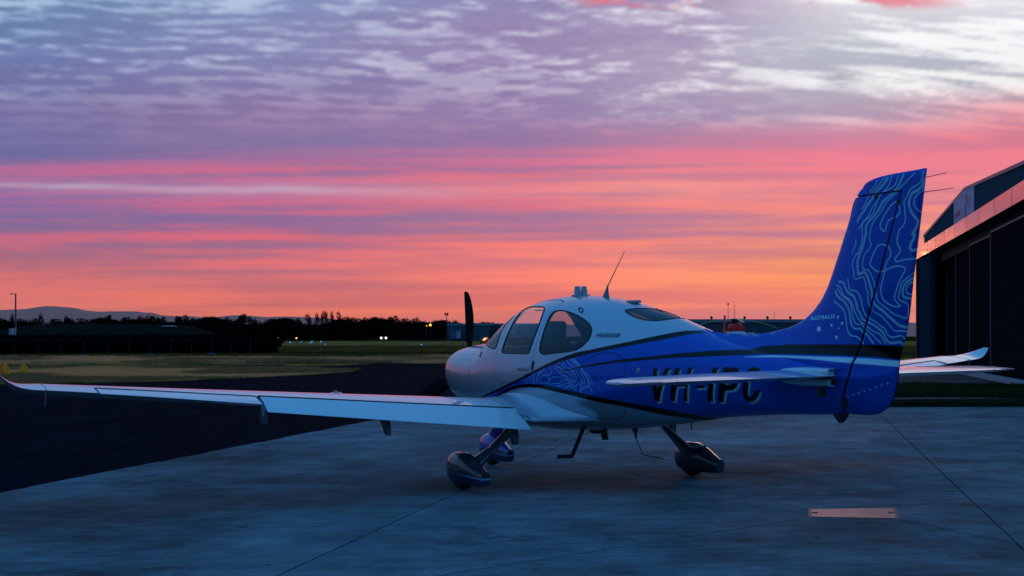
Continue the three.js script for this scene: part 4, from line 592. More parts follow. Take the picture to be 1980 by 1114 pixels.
// ---- landing gear
function pantMaterial(top, band) { const cv = document.createElement('canvas'); cv.width = 256; cv.height = 128; const c = cv.getContext('2d'); c.fillStyle = top; c.fillRect(0, 0, 256, 128); if (band) { c.fillStyle = '#04103f'; c.fillRect(0, 76, 256, 60); c.fillStyle = BLACK; c.beginPath(); c.moveTo(0, 73); c.quadraticCurveTo(120, 62, 256, 72); c.lineTo(256, 84); c.quadraticCurveTo(120, 74, 0, 80); c.fill(); c.fillStyle = '#7f9db4'; c.beginPath(); c.moveTo(90, 80); c.lineTo(256, 88); c.lineTo(256, 95); c.fill(); } const t = new THREE.CanvasTexture(cv); t.colorSpace = THREE.SRGBColorSpace; return new THREE.MeshPhysicalMaterial({ map: t, roughness: 0.4, clearcoat: 1, clearcoatRoughness: 0.08 }); }
const PANT = table([[-0.31, 0.225, 0.18, 0.012], [-0.295, 0.265, 0.135, 0.04], [-0.26, 0.305, 0.10, 0.064], [-0.2, 0.348, 0.066, 0.09], [-0.08, 0.379, 0.056, 0.108], [0.05, 0.378, 0.056, 0.11], [0.2, 0.345, 0.058, 0.10], [0.35, 0.282, 0.064, 0.076], [0.48, 0.232, 0.074, 0.054], [0.52, 0.222, 0.08, 0.05]]);
function pantGeo(k) { const xs = [...span(-0.31, -0.2, 8), ...span(-0.17, 0.52, 22)]; const g = loft(xs.map((x) => { const [t, b, w] = PANT.map((f) => f(x)); return [...Array(24)].map((_, i) => { const q = i / 24 * 6.283, e = (c) => Math.sign(c) * Math.pow(Math.abs(c), 0.8); return [x * k, (t + b) / 2 + e(Math.sin(q)) * (t - b) / 2, e(Math.cos(q)) * w * k]; }); }), { crease: 0.8 }); const p = g.attributes.position, uv = []; for (let i = 0; i < p.count; i++) uv.push((p.getX(i) / k + 0.31) / 0.83, clamp((p.getY(i) - 0.06) / 0.32)); g.setAttribute('uv', new THREE.Float32BufferAttribute(uv, 2)); return g; }
const tyreGeo = (R, w) => merge(new THREE.TorusGeometry(R - w / 2, w / 2, 14, 36).scale(1, 1, 1.15), new THREE.CylinderGeometry(R - w, R - w, w * 0.7, 24).rotateX(Math.PI / 2));
const blade3 = (p, q, c0, c1, t0, t1) => loft(span(0, 1, 8).map((s) => { const c = lerp(c0, c1, s), t = lerp(t0, t1, s), o = [0, 1, 2].map((k) => lerp(p[k], q[k], s)); return [...Array(16)].map((_, k) => { const w = k / 16 * 6.283; return [o[0] + Math.cos(w) * c / 2, o[1] + Math.sin(w) * t / 2 * 0.4, o[2] + Math.sin(w) * t / 2]; }); }), { crease: 0.8 });
for (const side of [1, -1]) {
  const y0 = side * 0.0155 * 1.415;
  const gear = new THREE.Group(); gear.name = 'main_gear'; gear.position.set(3.0, y0, side * 1.415); plane.add(gear);
  const pant = mesh('wheel_fairing', pantGeo(1), side > 0 ? pantMaterial('#1c2026', true) : pantMaterial('#1a1d22', false), gear);
  mesh('tyre', tyreGeo(0.19, 0.14).translate(0, 0.19, 0), rubber, gear);
  const foot = [0.08, 0.28, -side * 0.15], top = [0.16, 0.76 - y0, -side * 0.65];
  mesh('gear_leg', blade3(foot, top, 0.15, 0.24, 0.055, 0.07), darkPaint, gear);
  mesh('leg_cuff', blade3([0.06, 0.22, -side * 0.05], [0.095, 0.40, -side * 0.27], 0.30, 0.16, 0.15, 0.07), darkPaint, gear);
  const knee = side > 0 ? [3.55, 0.35, 0.455] : [4.08, 0.41, -0.62], hip = side > 0 ? [3.77, 0.66, 0.44] : [3.92, 0.65, -0.40]; mesh('boarding_step', merge(rod(hip, knee, 0.022, 0.02, 10), rod(knee, [knee[0] + 0.02, knee[1] + 0.005, knee[2] + side * 0.175], 0.02, 0.02, 10), new THREE.SphereGeometry(0.022, 10, 8).translate(...knee)), blackMatt, plane);
}
{
  const gear = new THREE.Group(); gear.name = 'nose_gear'; gear.position.set(0.86, 0, 0); plane.add(gear);
  mesh('wheel_fairing', pantGeo(0.92), pantMaterial('#0b2fa0', true), gear);
  mesh('tyre', tyreGeo(0.17, 0.12).translate(0, 0.17, 0), rubber, gear);
  mesh('gear_leg', blade3([0.02, 0.33, 0], [0.40, 0.70, 0], 0.22, 0.26, 0.10, 0.10), bluePaint, gear);
}
// ---------------------------------------------------------------- the hangar on the right
{
  const hangar = thing('hangar', 'dark hangar with a pink-lit fascia and low gable roof right of the tail', 'hangar', 16.89, 0, 42.63);
  hangar.rotation.y = 1.3708;                                   // x along its front (away from us), z into the building
  const RIDGE = 16.3, LEN = 33.2, NEARX = -6, roofY = (x) => 8.08 - Math.abs(x - RIDGE) * 0.047;
  const cladMat = phys(0.085, 0.10, 0.12, 0.7, { specularIntensity: 0 }), doorMat = phys(0.030, 0.015, 0.017, 0.7, { specularIntensity: 0 }), trim = phys(0.02, 0.025, 0.035, 0.6, { specularIntensity: 0.3 }), wallMat = phys(0.02, 0.04, 0.055, 0.8, { specularIntensity: 0 });
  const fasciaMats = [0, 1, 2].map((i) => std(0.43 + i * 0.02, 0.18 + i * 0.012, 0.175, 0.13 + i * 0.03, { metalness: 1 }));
  // corrugated gable above the fascia
  const ribs = []; for (let x = NEARX; x < LEN; x += 0.3) { const y1 = roofY(x + 0.15) - 0.05; ribs.push(box(0.17, y1 - 6.58, 0.035, x + 0.15, (y1 + 6.58) / 2, 0.0)); }
  const back = new THREE.Shape([[NEARX, 6.55], [LEN, 6.55], [LEN, roofY(LEN) - 0.04], [RIDGE, 8.04], [NEARX, roofY(NEARX) - 0.04]].map((p) => new THREE.Vector2(...p)));
  const gable = mesh('gable_cladding', new THREE.ExtrudeGeometry(back, { depth: 0.1, bevelEnabled: false }).translate(0, 0, 0.02), cladMat, hangar);
  const rb = mesh('cladding_ribs', merge(ribs), cladMat, gable); rb.userData.kind = 'stuff';
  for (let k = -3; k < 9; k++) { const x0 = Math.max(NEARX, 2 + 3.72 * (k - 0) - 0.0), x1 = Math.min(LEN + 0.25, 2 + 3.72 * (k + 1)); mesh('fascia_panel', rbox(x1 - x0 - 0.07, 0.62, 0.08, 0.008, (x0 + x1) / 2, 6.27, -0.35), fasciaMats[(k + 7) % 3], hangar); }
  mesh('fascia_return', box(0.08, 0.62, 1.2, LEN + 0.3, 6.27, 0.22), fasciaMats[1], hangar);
  mesh('soffit', box(LEN - NEARX + 0.2, 0.06, 0.7, (LEN + NEARX) / 2, 5.98, 0.03), std(0.02, 0.02, 0.022, 0.8), hangar);
  mesh('fascia_backing', box(LEN - NEARX, 0.62, 0.25, (LEN + NEARX) / 2, 6.27, -0.15), trim, hangar);
  const roof = mesh('roof', merge(beam([NEARX - 0.3, roofY(NEARX) + 0.0, 20.3], [RIDGE, 8.11, 20.3], 40.4, 0.1), beam([RIDGE, 8.11, 20.3], [LEN + 0.3, roofY(LEN), 20.3], 40.4, 0.1)), std(0.14, 0.15, 0.17, 0.5), hangar);
  mesh('barge_board', merge(beam([NEARX - 0.3, roofY(NEARX) - 0.02, 0.0], [RIDGE, 8.10, 0.0], 0.1, 0.13), beam([RIDGE, 8.10, 0.0], [LEN + 0.3, roofY(LEN) - 0.02, 0.0], 0.1, 0.13)), std(0.10, 0.11, 0.13, 0.45), roof);
  mesh('side_wall', merge(box(0.2, 7.0, 40, LEN, 3.5, 20.2), box(0.2, 7.0, 40, NEARX, 3.5, 20.2), box(LEN - NEARX, 7.0, 0.2, (LEN + NEARX) / 2, 3.5, 40.2)), wallMat, hangar);
  mesh('front_wall', box(5.6, 5.95, 0.25, 30.2, 2.975, -0.18), wallMat, hangar);
  mesh('corner_column', rbox(0.5, 5.95, 0.5, 0.03, LEN + 0.1, 2.975, -0.2), trim, hangar);
  mesh('door_head', box(27.8, 0.5, 0.3, 13.3, 5.72, 0.35), std(0.01, 0.01, 0.011, 0.8), hangar);
  [[NEARX, 7.84, -0.12], [7.84, 15.3, 0.12], [15.3, 21.9, 0.36], [21.9, 27.4, 0.60]].forEach(([x0, x1, z], i) => {
    const leaf = mesh('door_leaf', box(x1 - x0 + 0.2, 5.45, 0.07, (x0 + x1) / 2, 2.78, z), doorMat, hangar);
    const r = []; for (let x = x0 + 0.15; x < x1; x += 0.26) r.push(box(0.13, 5.4, 0.03, x, 2.78, z - 0.05)); mesh('door_ribs', merge(r), doorMat, leaf).userData.kind = 'stuff';
    mesh('door_edge', merge(box(0.07, 5.45, 0.12, x1 + 0.06, 2.78, z - 0.03), box(x1 - x0, 0.07, 0.1, (x0 + x1) / 2, 5.52, z - 0.04), box(0.05, 5.45, 0.1, x0 - 0.05, 2.78, z - 0.02)), std(0.05, 0.06, 0.085, 0.6), leaf);
  });
  mesh('door_track', box(30, 0.12, 0.55, 12.5, 0.06, -0.55), std(0.30, 0.29, 0.29, 0.7), hangar);
  // the sign: its lettering is too blurred to read, so only marks of its colours and place
  const cv = document.createElement('canvas'); cv.width = 256; cv.height = 64; const c = cv.getContext('2d'); c.fillStyle = '#b8b2c4'; c.fillRect(0, 0, 256, 64);
  const r = rng(91); for (let i = 0; i < 60; i++) { c.fillStyle = `rgba(${150 + r() * 60},${140 + r() * 40},${170 + r() * 40},0.12)`; c.fillRect(r() * 256, 0, 3 + r() * 9, 64); }
  c.fillStyle = '#6e3a40'; c.beginPath(); c.ellipse(86, 20, 10, 16, 0.35, 0, 7); c.fill(); c.fillStyle = '#b8b2c4'; c.beginPath(); c.ellipse(90, 24, 5, 10, 0.35, 0, 7); c.fill(); c.fillStyle = '#8a4340'; c.beginPath(); c.ellipse(98, 42, 8, 17, -0.1, 0, 7); c.fill(); c.fillStyle = '#84525c'; c.beginPath(); c.ellipse(52, 26, 5, 13, -0.4, 0, 7); c.fill();
  c.fillStyle = '#5c3440'; for (let i = 0; i < 6; i++) c.fillRect(168 + i * 13, 28 + (i % 3) * 2, 9, 16 - (i % 2) * 4);
  const st = new THREE.CanvasTexture(cv); st.colorSpace = THREE.SRGBColorSpace;
  const sh = new THREE.Shape([[13.1, 6.60], [19.5, 6.60], [19.5, roofY(19.5) - 0.09], [RIDGE, 7.98], [13.1, roofY(13.1) - 0.09]].map((p) => new THREE.Vector2(...p)));
  const sg = new THREE.ExtrudeGeometry(sh, { depth: 0.05, bevelEnabled: false }), uv = sg.attributes.uv, pp = sg.attributes.position; for (let i = 0; i < uv.count; i++) uv.setXY(i, (pp.getX(i) - 13.1) / 6.4, (pp.getY(i) - 6.6) / 1.25);
  mesh('sign_board', sg.translate(0, 0, -0.10), new THREE.MeshPhysicalMaterial({ map: st, roughness: 0.6, specularIntensity: 0.15 }), hangar);
  const lamp = thing('wall_lamp', 'small glowing flood lamp at the far end of the hangar fascia', 'lamp', 22.62, 6.38, 75.6);
  mesh('bracket', box(0.06, 0.06, 0.5, 0, 0.1, 0.15), trim, lamp); mesh('housing', rbox(0.30, 0.16, 0.2, 0.03, 0, 0.07, 0), trim, lamp);
  mesh('lamp_glow', new THREE.SphereGeometry(0.15, 14, 10).scale(1, 1.1, 1).translate(-0.05, -0.12, 0), new THREE.MeshStandardMaterial({ color: 0x000000, emissive: rgb(1, 0.62, 0.26), emissiveIntensity: 2.5 }), lamp);
  const pl = new THREE.PointLight(rgb(1, 0.62, 0.3), 0.5); pl.position.set(-0.45, -0.15, 0.1); lamp.add(pl); pl.castShadow = true;
}

// ---------------------------------------------------------------- far buildings
function farBuilding(label, x0, x1, d, h, deep, roofCol, wallCol, bays) {
  const b = thing('industrial_building', label, 'building', (x0 + x1) / 2, 0, d), w = x1 - x0, wm = std(...wallCol, 0.7), rm = std(...roofCol, 0.5);
  mesh('wall', box(w, h * 0.86, deep, 0, h * 0.43, -deep / 2), wm, b);
  mesh('roof', merge(box(w + 0.8, h * 0.13, deep + 0.8, 0, h * 0.935, -deep / 2)), rm, b);
  for (let i = 0; i < bays; i++) mesh('wall_panel', box(w / bays - 0.35, h * 0.8, 0.12, -w / 2 + w / bays * (i + 0.5), h * 0.41, 0.05), wm, b);
  return b;
}
{
  const b = farBuilding('long low hangar building behind the red helicopter', 28, 72, 250, 4.75, 30, [0.16, 0.15, 0.19], [0.028, 0.05, 0.07], 14);
  for (const u of [1382, 1447, 1492, 1537]) { const x = (u - 990) / 2554 * 250 - 50; mesh('roof_vent', merge(new THREE.CylinderGeometry(0.16, 0.16, 0.4, 10).translate(x, 4.9, -4), new THREE.SphereGeometry(0.28, 10, 8).translate(x, 5.12, -4)), std(0.03, 0.03, 0.035, 0.6), b); }
  const g = farBuilding('blue-grey shed with a lean-to behind the propeller', -20.5, 14, 420, 5.6, 22, [0.10, 0.16, 0.22], [0.035, 0.065, 0.10], 6);
  mesh('lean_to', box(6.5, 2.7, 3, -13, 1.9, 1.6), std(0.06, 0.09, 0.13, 0.7), g);
  mesh('doorway', box(3.2, 2.6, 0.3, -11.5, 1.9, 3.2), std(0.015, 0.018, 0.02, 0.8), g);
  mesh('pale_sheet', box(1.4, 2.2, 0.2, -13.6, 1.9, 3.4), std(0.22, 0.27, 0.34, 0.7), g);
  mesh('arched_door', new THREE.ExtrudeGeometry(new THREE.Shape().moveTo(-2.1, 0).lineTo(2.1, 0).lineTo(2.1, 3.0).absarc(0, 3.0, 2.1, 0, Math.PI), { depth: 0.3, bevelEnabled: false }).translate(-1.7, 0.2, 0.2), std(0.012, 0.013, 0.018, 0.8), g);
}
for (const [u, top, label] of [[1408, 588, 'slim dark mast with a round head, left of two behind the helicopter'], [1420, 589, 'slim bare mast standing right behind the helicopter rotor'], [1497, 604, 'short slim mast rising at the right end of the long hangar']]) {
  const d = 300, x = (u - 990) / 2554 * d, h = (650 - top) / 2554 * d + EYE, m = thing('mast', label, 'mast', x, 0, d);
  mesh('pole', rod([0, 0, 0], [0, h, 0], 0.10, 0.045, 8), std(0.03, 0.025, 0.03, 0.7), m);
  if (top === 588) mesh('mast_head', new THREE.SphereGeometry(0.22, 12, 8).translate(0, h, 0), std(0.03, 0.025, 0.03, 0.7), m);
}

// ---------------------------------------------------------------- helicopter behind the spine of the airplane
{
  const D = 128, heli = thing('helicopter', 'red and white helicopter parked head-on beyond the airplane spine', 'helicopter', (1424 - 990) / 2554 * D, 0, D); heli.scale.setScalar(1.1);
  const red = phys(0.95, 0.035, 0.02, 0.5, { specularIntensity: 0.3 }), wht = phys(0.5, 0.5, 0.52, 0.5, { specularIntensity: 0.3 }), blk = std(0.012, 0.012, 0.014, 0.6);
  const oval = (z, y, w, h, n = 20) => [...Array(n)].map((_, k) => { const q = k / n * 6.283, e = (c) => Math.sign(c) * Math.pow(Math.abs(c), 0.75); return [e(Math.cos(q)) * w, y + e(Math.sin(q)) * h, z]; });
  mesh('body', loft([[1.9, 1.15, 0.1, 0.1], [1.7, 1.15, 0.5, 0.4], [1.2, 1.2, 0.75, 0.62], [0.3, 1.25, 0.85, 0.72], [-1.0, 1.28, 0.8, 0.68], [-2.2, 1.4, 0.45, 0.42], [-3, 1.5, 0.22, 0.22]].map((r) => oval(...r)), { crease: 0.8, flip: true }), wht, heli);
  mesh('engine_cowling', loft([[0.95, 1.95, 0.3, 0.12], [0.6, 2.05, 0.66, 0.42], [-0.4, 2.1, 0.72, 0.48], [-1.6, 1.95, 0.5, 0.4], [-2.4, 1.8, 0.2, 0.2]].map((r) => oval(...r)), { crease: 0.8, flip: true }), red, heli);
  mesh('tail_boom', loft([[-2.6, 1.6, 0.26, 0.24], [-6.6, 1.8, 0.1, 0.12]].map((r) => oval(...r, 14)), { flip: true }), red, heli);
  mesh('tail_fin', loft([[1.6, 0.55], [2.4, 0.45], [3.35, 0.22]].map(([y, w]) => [[-0.05, y, -6.4 + w], [0.05, y, -6.4 + w], [0.05, y, -6.4 - w], [-0.05, y, -6.4 - w]])), red, heli);
  mesh('rotor_mast', merge(rod([0, 2.4, -0.2], [0, 2.98, -0.2], 0.14, 0.09, 12), rbox(0.75, 0.18, 0.5, 0.06, 0, 2.86, -0.2), rbox(0.5, 0.34, 0.5, 0.08, -0.1, 2.68, -0.2)), blk, heli);
  mesh('air_intake', merge(rbox(0.36, 0.36, 0.2, 0.08, 0, 2.05, 0.62), rbox(0.06, 0.5, 0.05, 0.02, 0, 1.45, 1.45)), blk, heli);
  for (const [ang, droop] of [[0.12, -0.26], [Math.PI - 0.28, -0.20], [Math.PI / 2 + 0.1, -0.1], [-Math.PI / 2, -0.12]]) {
    const bl = new THREE.Group(); bl.name = 'rotor_blade'; bl.position.set(0, 2.92, -0.2); bl.rotation.set(0, ang, 0); heli.add(bl);
    const path = (x) => [x, -Math.pow(x / 3.7, 1.7) * -droop * 3.0, 0];
    mesh('blade', merge(...span(0.3, 3.6, 6).slice(0, -1).map((x) => beam(path(x), path(x + 0.56), 0.26, 0.085))), std(0.42, 0.40, 0.38, 0.5), bl);
    mesh('blade_band', merge(beam(path(2.0), path(2.62), 0.27, 0.095), beam(path(3.4), path(3.72), 0.27, 0.095)), std(0.45, 0.32, 0.05, 0.6), bl);
  }
  for (const s of [1, -1]) mesh('skid', merge(rod([s * 0.95, 0.09, -1.6], [s * 0.95, 0.09, 1.5], 0.05), rod([s * 0.95, 0.09, 0.9], [s * 0.45, 0.75, 0.8], 0.04), rod([s * 0.95, 0.09, -1.0], [s * 0.45, 0.75, -0.9], 0.04)), blk, heli);
  mesh('pannier', rbox(0.85, 0.5, 1.0, 0.1, 1.15, 1.45, 0.2), wht, heli);
}

// ---------------------------------------------------------------- left: fence, mound, lamp post, board, cones
{
  const f0 = [-46, 92.5], f1 = [-22.5, 113.5], n = 17, fence = thing('site_fence', 'low temporary fence with dark screening along the left grass', 'fence', f0[0], 0, f0[1]);
  const dx = (f1[0] - f0[0]) / n, dd = (f1[1] - f0[1]) / n, L = Math.hypot(dx, dd), ang = Math.atan2(dd, dx), postM = phys(0.035, 0.038, 0.045, 0.7, { specularIntensity: 0.1 }), screenM = phys(0.003, 0.003, 0.003, 1, { specularIntensity: 0 }), footM = std(0.12, 0.11, 0.10, 0.9);
  const extra = 14;                                              // it goes on to the left, outside the frame
  for (let i = -extra; i <= n; i++) {
    const x = dx * i, z = -dd * i; mesh('post', rod([x, 0, z], [x, 1.32, z], 0.03, 0.03, 8), postM, fence);
    if (i % 3 === 0) mesh('footing', rbox(0.62, 0.16, 0.3, 0.03, x, 0.06, z + 0.1), footM, fence);
    if (i < n) { const s = box(L - 0.08, 1.05, 0.02); s.rotateY(ang); mesh('screen', s.translate(x + dx / 2, 0.72, z - dd / 2), screenM, fence); const rl = rod([0, 0, 0], [L, 0, 0], 0.015, 0.015, 6); rl.rotateY(ang); mesh('rail', rl.translate(x, 1.29, z), postM, fence); }
  }
  const low = thing('field_fence', 'thin pale rail fence across the grass below the far lights', 'fence', -20, 0, 176), pm = std(0.05, 0.055, 0.06, 0.8), m = [];
  for (let i = 0; i < 13; i++) mesh('post', rod([i * 2.7, 0, 0], [i * 2.7, 1.2, 0], 0.035, 0.035, 6), pm, low);
  for (const y of [1.15, 0.75, 0.4]) mesh('rail', rod([0, y, 0], [32.4, y, 0], 0.02, 0.02, 6), pm, low);

  // a heap of bare earth behind the fence
  const g = new THREE.PlaneGeometry(80, 34, 110, 44); g.rotateX(-Math.PI / 2); const p = g.attributes.position;
  for (let i = 0; i < p.count; i++) { const x = p.getX(i), z = p.getZ(i), ex = smooth(-30, -12, x) * (1 - smooth(2, 15, x)), ez = 1 - smooth(4, 17, Math.abs(z)); p.setY(i, ex * ez * (2.75 + 0.7 * fbm(x * 0.09 + 3, z * 0.1, 3) + 0.5 * (fbm(x * 0.5, z * 0.5, 3) - 0.5)) - 0.1); }
  g.computeVertexNormals();
  const earth = dataTexture(256, (x, y) => { const t = 0.14 + (seamless((a, b) => fbm(a * 14, b * 14, 4))(x, y) - 0.5) * 0.12; return [t * 1.1, t * 0.9, t * 0.75]; }, true); earth.repeat.set(6, 3);
  structure('earth_mound', g.translate(-46, 0, -168), new THREE.MeshPhysicalMaterial({ map: earth, specularIntensity: 0, roughness: 1, bumpMap: earth, bumpScale: 0.25 }));
  const sheet = thing('covered_pile', 'pale sheeting lying on the crest of the earth mound', 'sheeting', (327 - 990) / 2554 * 163, 2.72, 163);
  mesh('sheet', new THREE.SphereGeometry(1, 18, 10).scale(1.0, 0.16, 0.6), std(0.16, 0.17, 0.19, 0.8), sheet);

  const lp = thing('lamp_post', 'tall unlit lamp post with a short arm at the far left', 'lamp post', (30 - 990) / 2554 * 142, 0, 142), grey = std(0.09, 0.10, 0.12, 0.5, { metalness: 0.5 });
  mesh('post', rod([0, 0, 0], [0, 6.1, 0], 0.11, 0.075, 12), grey, lp); mesh('arm', rod([0.03, 6.06, 0], [-0.42, 6.10, 0], 0.045, 0.04, 8), grey, lp); mesh('lamp_head', rbox(0.34, 0.09, 0.2, 0.03, -0.44, 6.09, 0), grey, lp);
  const nb = thing('notice_board', 'pale board of three strips at the foot of the lamp post', 'board', (24 - 990) / 2554 * 139, 0, 139);
  for (const [x, w] of [[-0.31, 0.08], [0.0, 0.42], [0.31, 0.11]]) mesh('panel', rbox(w, 0.70, 0.04, 0.01, x, 2.02, 0.04), std(0.75, 0.42, 0.34, 0.8), nb);
  mesh('post', merge(rod([-0.22, 0, 0], [-0.22, 2.4, 0], 0.03), rod([0.22, 0, 0], [0.22, 2.4, 0], 0.03)), grey, nb);


  const cone = () => { const c = new THREE.Group(), m = phys(1.0, 0.25, 0.012, 0.6, { specularIntensity: 0.1 }); mesh('cone_body', new THREE.LatheGeometry([[0.30, 0.0], [0.30, 0.03], [0.255, 0.05], [0.05, 0.44], [0.035, 0.46], [0.0, 0.46]].map(([r, y]) => new THREE.Vector2(r, y)), 24), m, c); return c; };
  const proto = cone(), names = ['orange marker cone half hidden behind the wing tip at the left edge', 'yellow marker cone on grass standing clear to the right of the others', 'yellow marker cone between the other two, behind the upturned wing tip'];
  [[0, 726, 52.5], [45.5, 723, 54], [10, 727, 53]].forEach(([u, v, d], i) => { const c = proto.clone(); c.name = numbered('marker_cone'); c.position.set((u - 990) / 2554 * d, 0.0, -d); c.rotation.y = i; scene.add(c); tag(c, names[i], 'cone', 'marker cones on the grass'); if (i === 0) c.children[0].material = phys(0.95, 0.16, 0.01, 0.6, { specularIntensity: 0.2 }); });
}

// ---------------------------------------------------------------- lights on the field, cars
function glow(r, g, b, k) { return new THREE.MeshStandardMaterial({ color: 0x000000, emissive: rgb(r, g, b), emissiveIntensity: k }); }
function lightPoint(parent, x, y, z, r, c, power) { mesh('lamp_bulb', new THREE.SphereGeometry(r, 12, 8).translate(x, y, z), glow(...c, power), parent); const p = new THREE.PointLight(rgb(...c), power * r * r * 6); p.position.set(x, y, z + r + 0.06); parent.add(p); p.castShadow = true; }
const dark = std(0.02, 0.02, 0.022, 0.6);
[[561, 662, 0.9], [582, 661.5, 0.45], [600, 663, 0.6], [603, 661, 1], [621, 661, 0.9], [629, 665.5, 0.55], [815, 666.5, 1]].forEach(([u, v, k], i) => {
  const d = (EYE - 0.42) * 2554 / (v - 650), t = thing('taxiway_light', i === 6 ? 'blue taxiway light alone on the grass left of the propeller' : `small blue taxiway light behind the rail fence, ${['leftmost of the row', 'second of the row from the left', 'dimmer and left one of the close pair', 'brighter and right one of the close pair', 'directly right of the close pair', 'rightmost and lowest of the row'][i]}`, 'light', (u - 990) / 2554 * d, 0, d, i === 6 ? undefined : 'blue taxiway lights in a row');
  mesh('stem', rod([0, 0, 0], [0, 0.36, 0], 0.05, 0.04, 8), dark, t); lightPoint(t, 0, 0.42, 0, 0.0011 * d * 0.46, [0.06, 0.36, 1], 1.3 * k);
});
[[825, 630, 400, 0.22, 'smaller dim orange lamp in front of the trees left of the propeller', 1.1], [832, 628.5, 400, 0.34, 'bright orange lamp in front of the trees left of the propeller', 3], [538, 654, 300, 0.17, 'orange light low before the trees above the blue lights', 1.2], [573, 654, 300, 0.2, 'orange-white light low before the trees, right of another', 1.6], [372, 646, 200, 0.12, 'faint red light on the flank of the earth mound', 0.5], [412, 649, 220, 0.16, 'red light at the right foot of the earth mound', 1.1]].forEach(([u, v, d, r, label, k], i) => {
  const h = (650 - v) / 2554 * d + EYE, t = thing('field_lamp', label, 'lamp', (u - 990) / 2554 * d, 0, d); mesh('pole', rod([0, -0.2, 0], [0, h - r, 0], 0.07, 0.05, 8), dark, t); lightPoint(t, 0, h, 0, r, i < 2 ? [1, 0.46, 0.06] : i < 4 ? [1, 0.5, 0.22] : [1, 0.12, 0.06], k);
});
function carBody(parent, mat) { mesh('body', loft([[0.25, 0.84, -2.0, 2.0], [0.55, 0.9, -2.1, 2.1], [0.85, 0.86, -2.0, 2.0], [0.92, 0.72, -1.6, 1.2], [1.38, 0.58, -1.3, 0.4], [1.45, 0.5, -1.1, 0.2]].map(([y, w, a, b]) => [[-w, y, a], [w, y, a], [w, y, b], [-w, y, b]]), { crease: 0.4 }), mat, parent); for (const [x, z] of [[-0.8, 1.3], [0.8, 1.3], [-0.8, -1.3], [0.8, -1.3]]) mesh('wheel', new THREE.CylinderGeometry(0.32, 0.32, 0.2, 16).rotateZ(Math.PI / 2).translate(x, 0.32, z), rubber, parent); mesh('windscreen', box(1.1, 0.4, 0.03).rotateX(-0.75).translate(0, 1.14, 0.85), std(0.02, 0.025, 0.03, 0.1), parent); }
{
  const d = 400, c = thing('parked_car', 'dark car facing us with both headlights lit before the trees', 'car', (743 - 990) / 2554 * d, 0, d); carBody(c, std(0.02, 0.022, 0.026, 0.4));
  for (const s of [-1, 1]) { const h = new THREE.Group(); h.name = 'headlight'; c.add(h); lightPoint(h, s * 0.72, 1.0, 2.25, 0.30, [1, 0.86, 0.45], 3.2); }
  const v = thing('airfield_vehicle', 'dark red vehicle with orange and white beacons behind the cowling', 'vehicle', (937 - 990) / 2554 * 265, 0, 265); carBody(v, std(0.10, 0.012, 0.012, 0.4));
  mesh('light_bar', rbox(1.2, 0.14, 0.3, 0.05, 0, 1.5, 0), dark, v); for (const [x, y, col, r] of [[0.35, 1.05, [1, 0.16, 0.04], 0.2], [0.05, 1.02, [0.8, 0.75, 1], 0.16], [-0.12, 0.82, [1, 0.55, 0.03], 0.2]]) { const b = new THREE.Group(); b.name = 'beacon'; v.add(b); lightPoint(b, x, y + 0.0, 2.3, r, col, 2.4); }
}
{
  const d = 380, h = (650 - 606) / 2554 * d + EYE, m = thing('floodlight_mast', 'mast with two floodlight heads rising above the trees beside the propeller', 'mast', (863.5 - 990) / 2554 * d, 0, d), k = std(0.012, 0.012, 0.014, 0.8);
  mesh('pole', rod([0, 0, 0], [0, h, 0], 0.16, 0.09, 8), k, m); for (const s of [-1, 1]) mesh('floodlight_head', rbox(0.42, 0.75, 0.3, 0.08, s * 0.36 - 0.05, h - 0.2, 0), k, m); mesh('bracket', rbox(0.9, 0.12, 0.12, 0.03, -0.05, h - 0.45, 0), k, m);
}

// ---------------------------------------------------------------- trees along the horizon
function crownGeo(seed, kind) {
  const r = rng(seed), pos = [], clumps = [], n = kind === 'tall' ? 9 : kind === 'umbrella' ? 8 : 12;
  for (let i = 0; i < n; i++) { const t = i / n, a = r() * 6.283; if (kind === 'tall') clumps.push([Math.cos(a) * 0.12, 0.22 + 0.74 * t, Math.sin(a) * 0.12, 0.13 + 0.10 * (1 - t) + r() * 0.05]); else if (kind === 'umbrella') { const q = 0.34 * Math.sqrt(r()); clumps.push([Math.cos(a) * q, 0.74 + r() * 0.12, Math.sin(a) * q, 0.13 + r() * 0.07]); } else { const q = 0.36 * Math.sqrt(r()), y = 0.34 + 0.5 * r(); clumps.push([Math.cos(a) * q * (1.1 - Math.abs(y - 0.55)), y, Math.sin(a) * q, 0.15 + r() * 0.10]); } }
  for (const [cx, cy, cz, cr] of clumps) for (let k = 0; k < 110; k++) { const u = r() * 2 - 1, a = r() * 6.283, q = cr * Math.cbrt(0.25 + 0.75 * r()), s = Math.sqrt(1 - u * u), x = cx + q * s * Math.cos(a), y = cy + q * u * 0.8, z = cz + q * s * Math.sin(a), w = 0.026 + r() * 0.034, e = () => (r() - 0.5) * 2 * w; pos.push(x + e(), y + e(), z + e(), x + e(), y + e(), z + e(), x + e(), y + e(), z + e()); }
  const g = new THREE.BufferGeometry(); g.setAttribute('position', new THREE.Float32BufferAttribute(pos, 3)); g.computeVertexNormals(); return [g, clumps];
}
const leafMats = [[0.010, 0.011, 0.006], [0.013, 0.013, 0.006], [0.008, 0.009, 0.006]].map((c) => phys(...c, 1, { specularIntensity: 0, side: THREE.DoubleSide })), bark = std(0.02, 0.017, 0.015, 0.9);
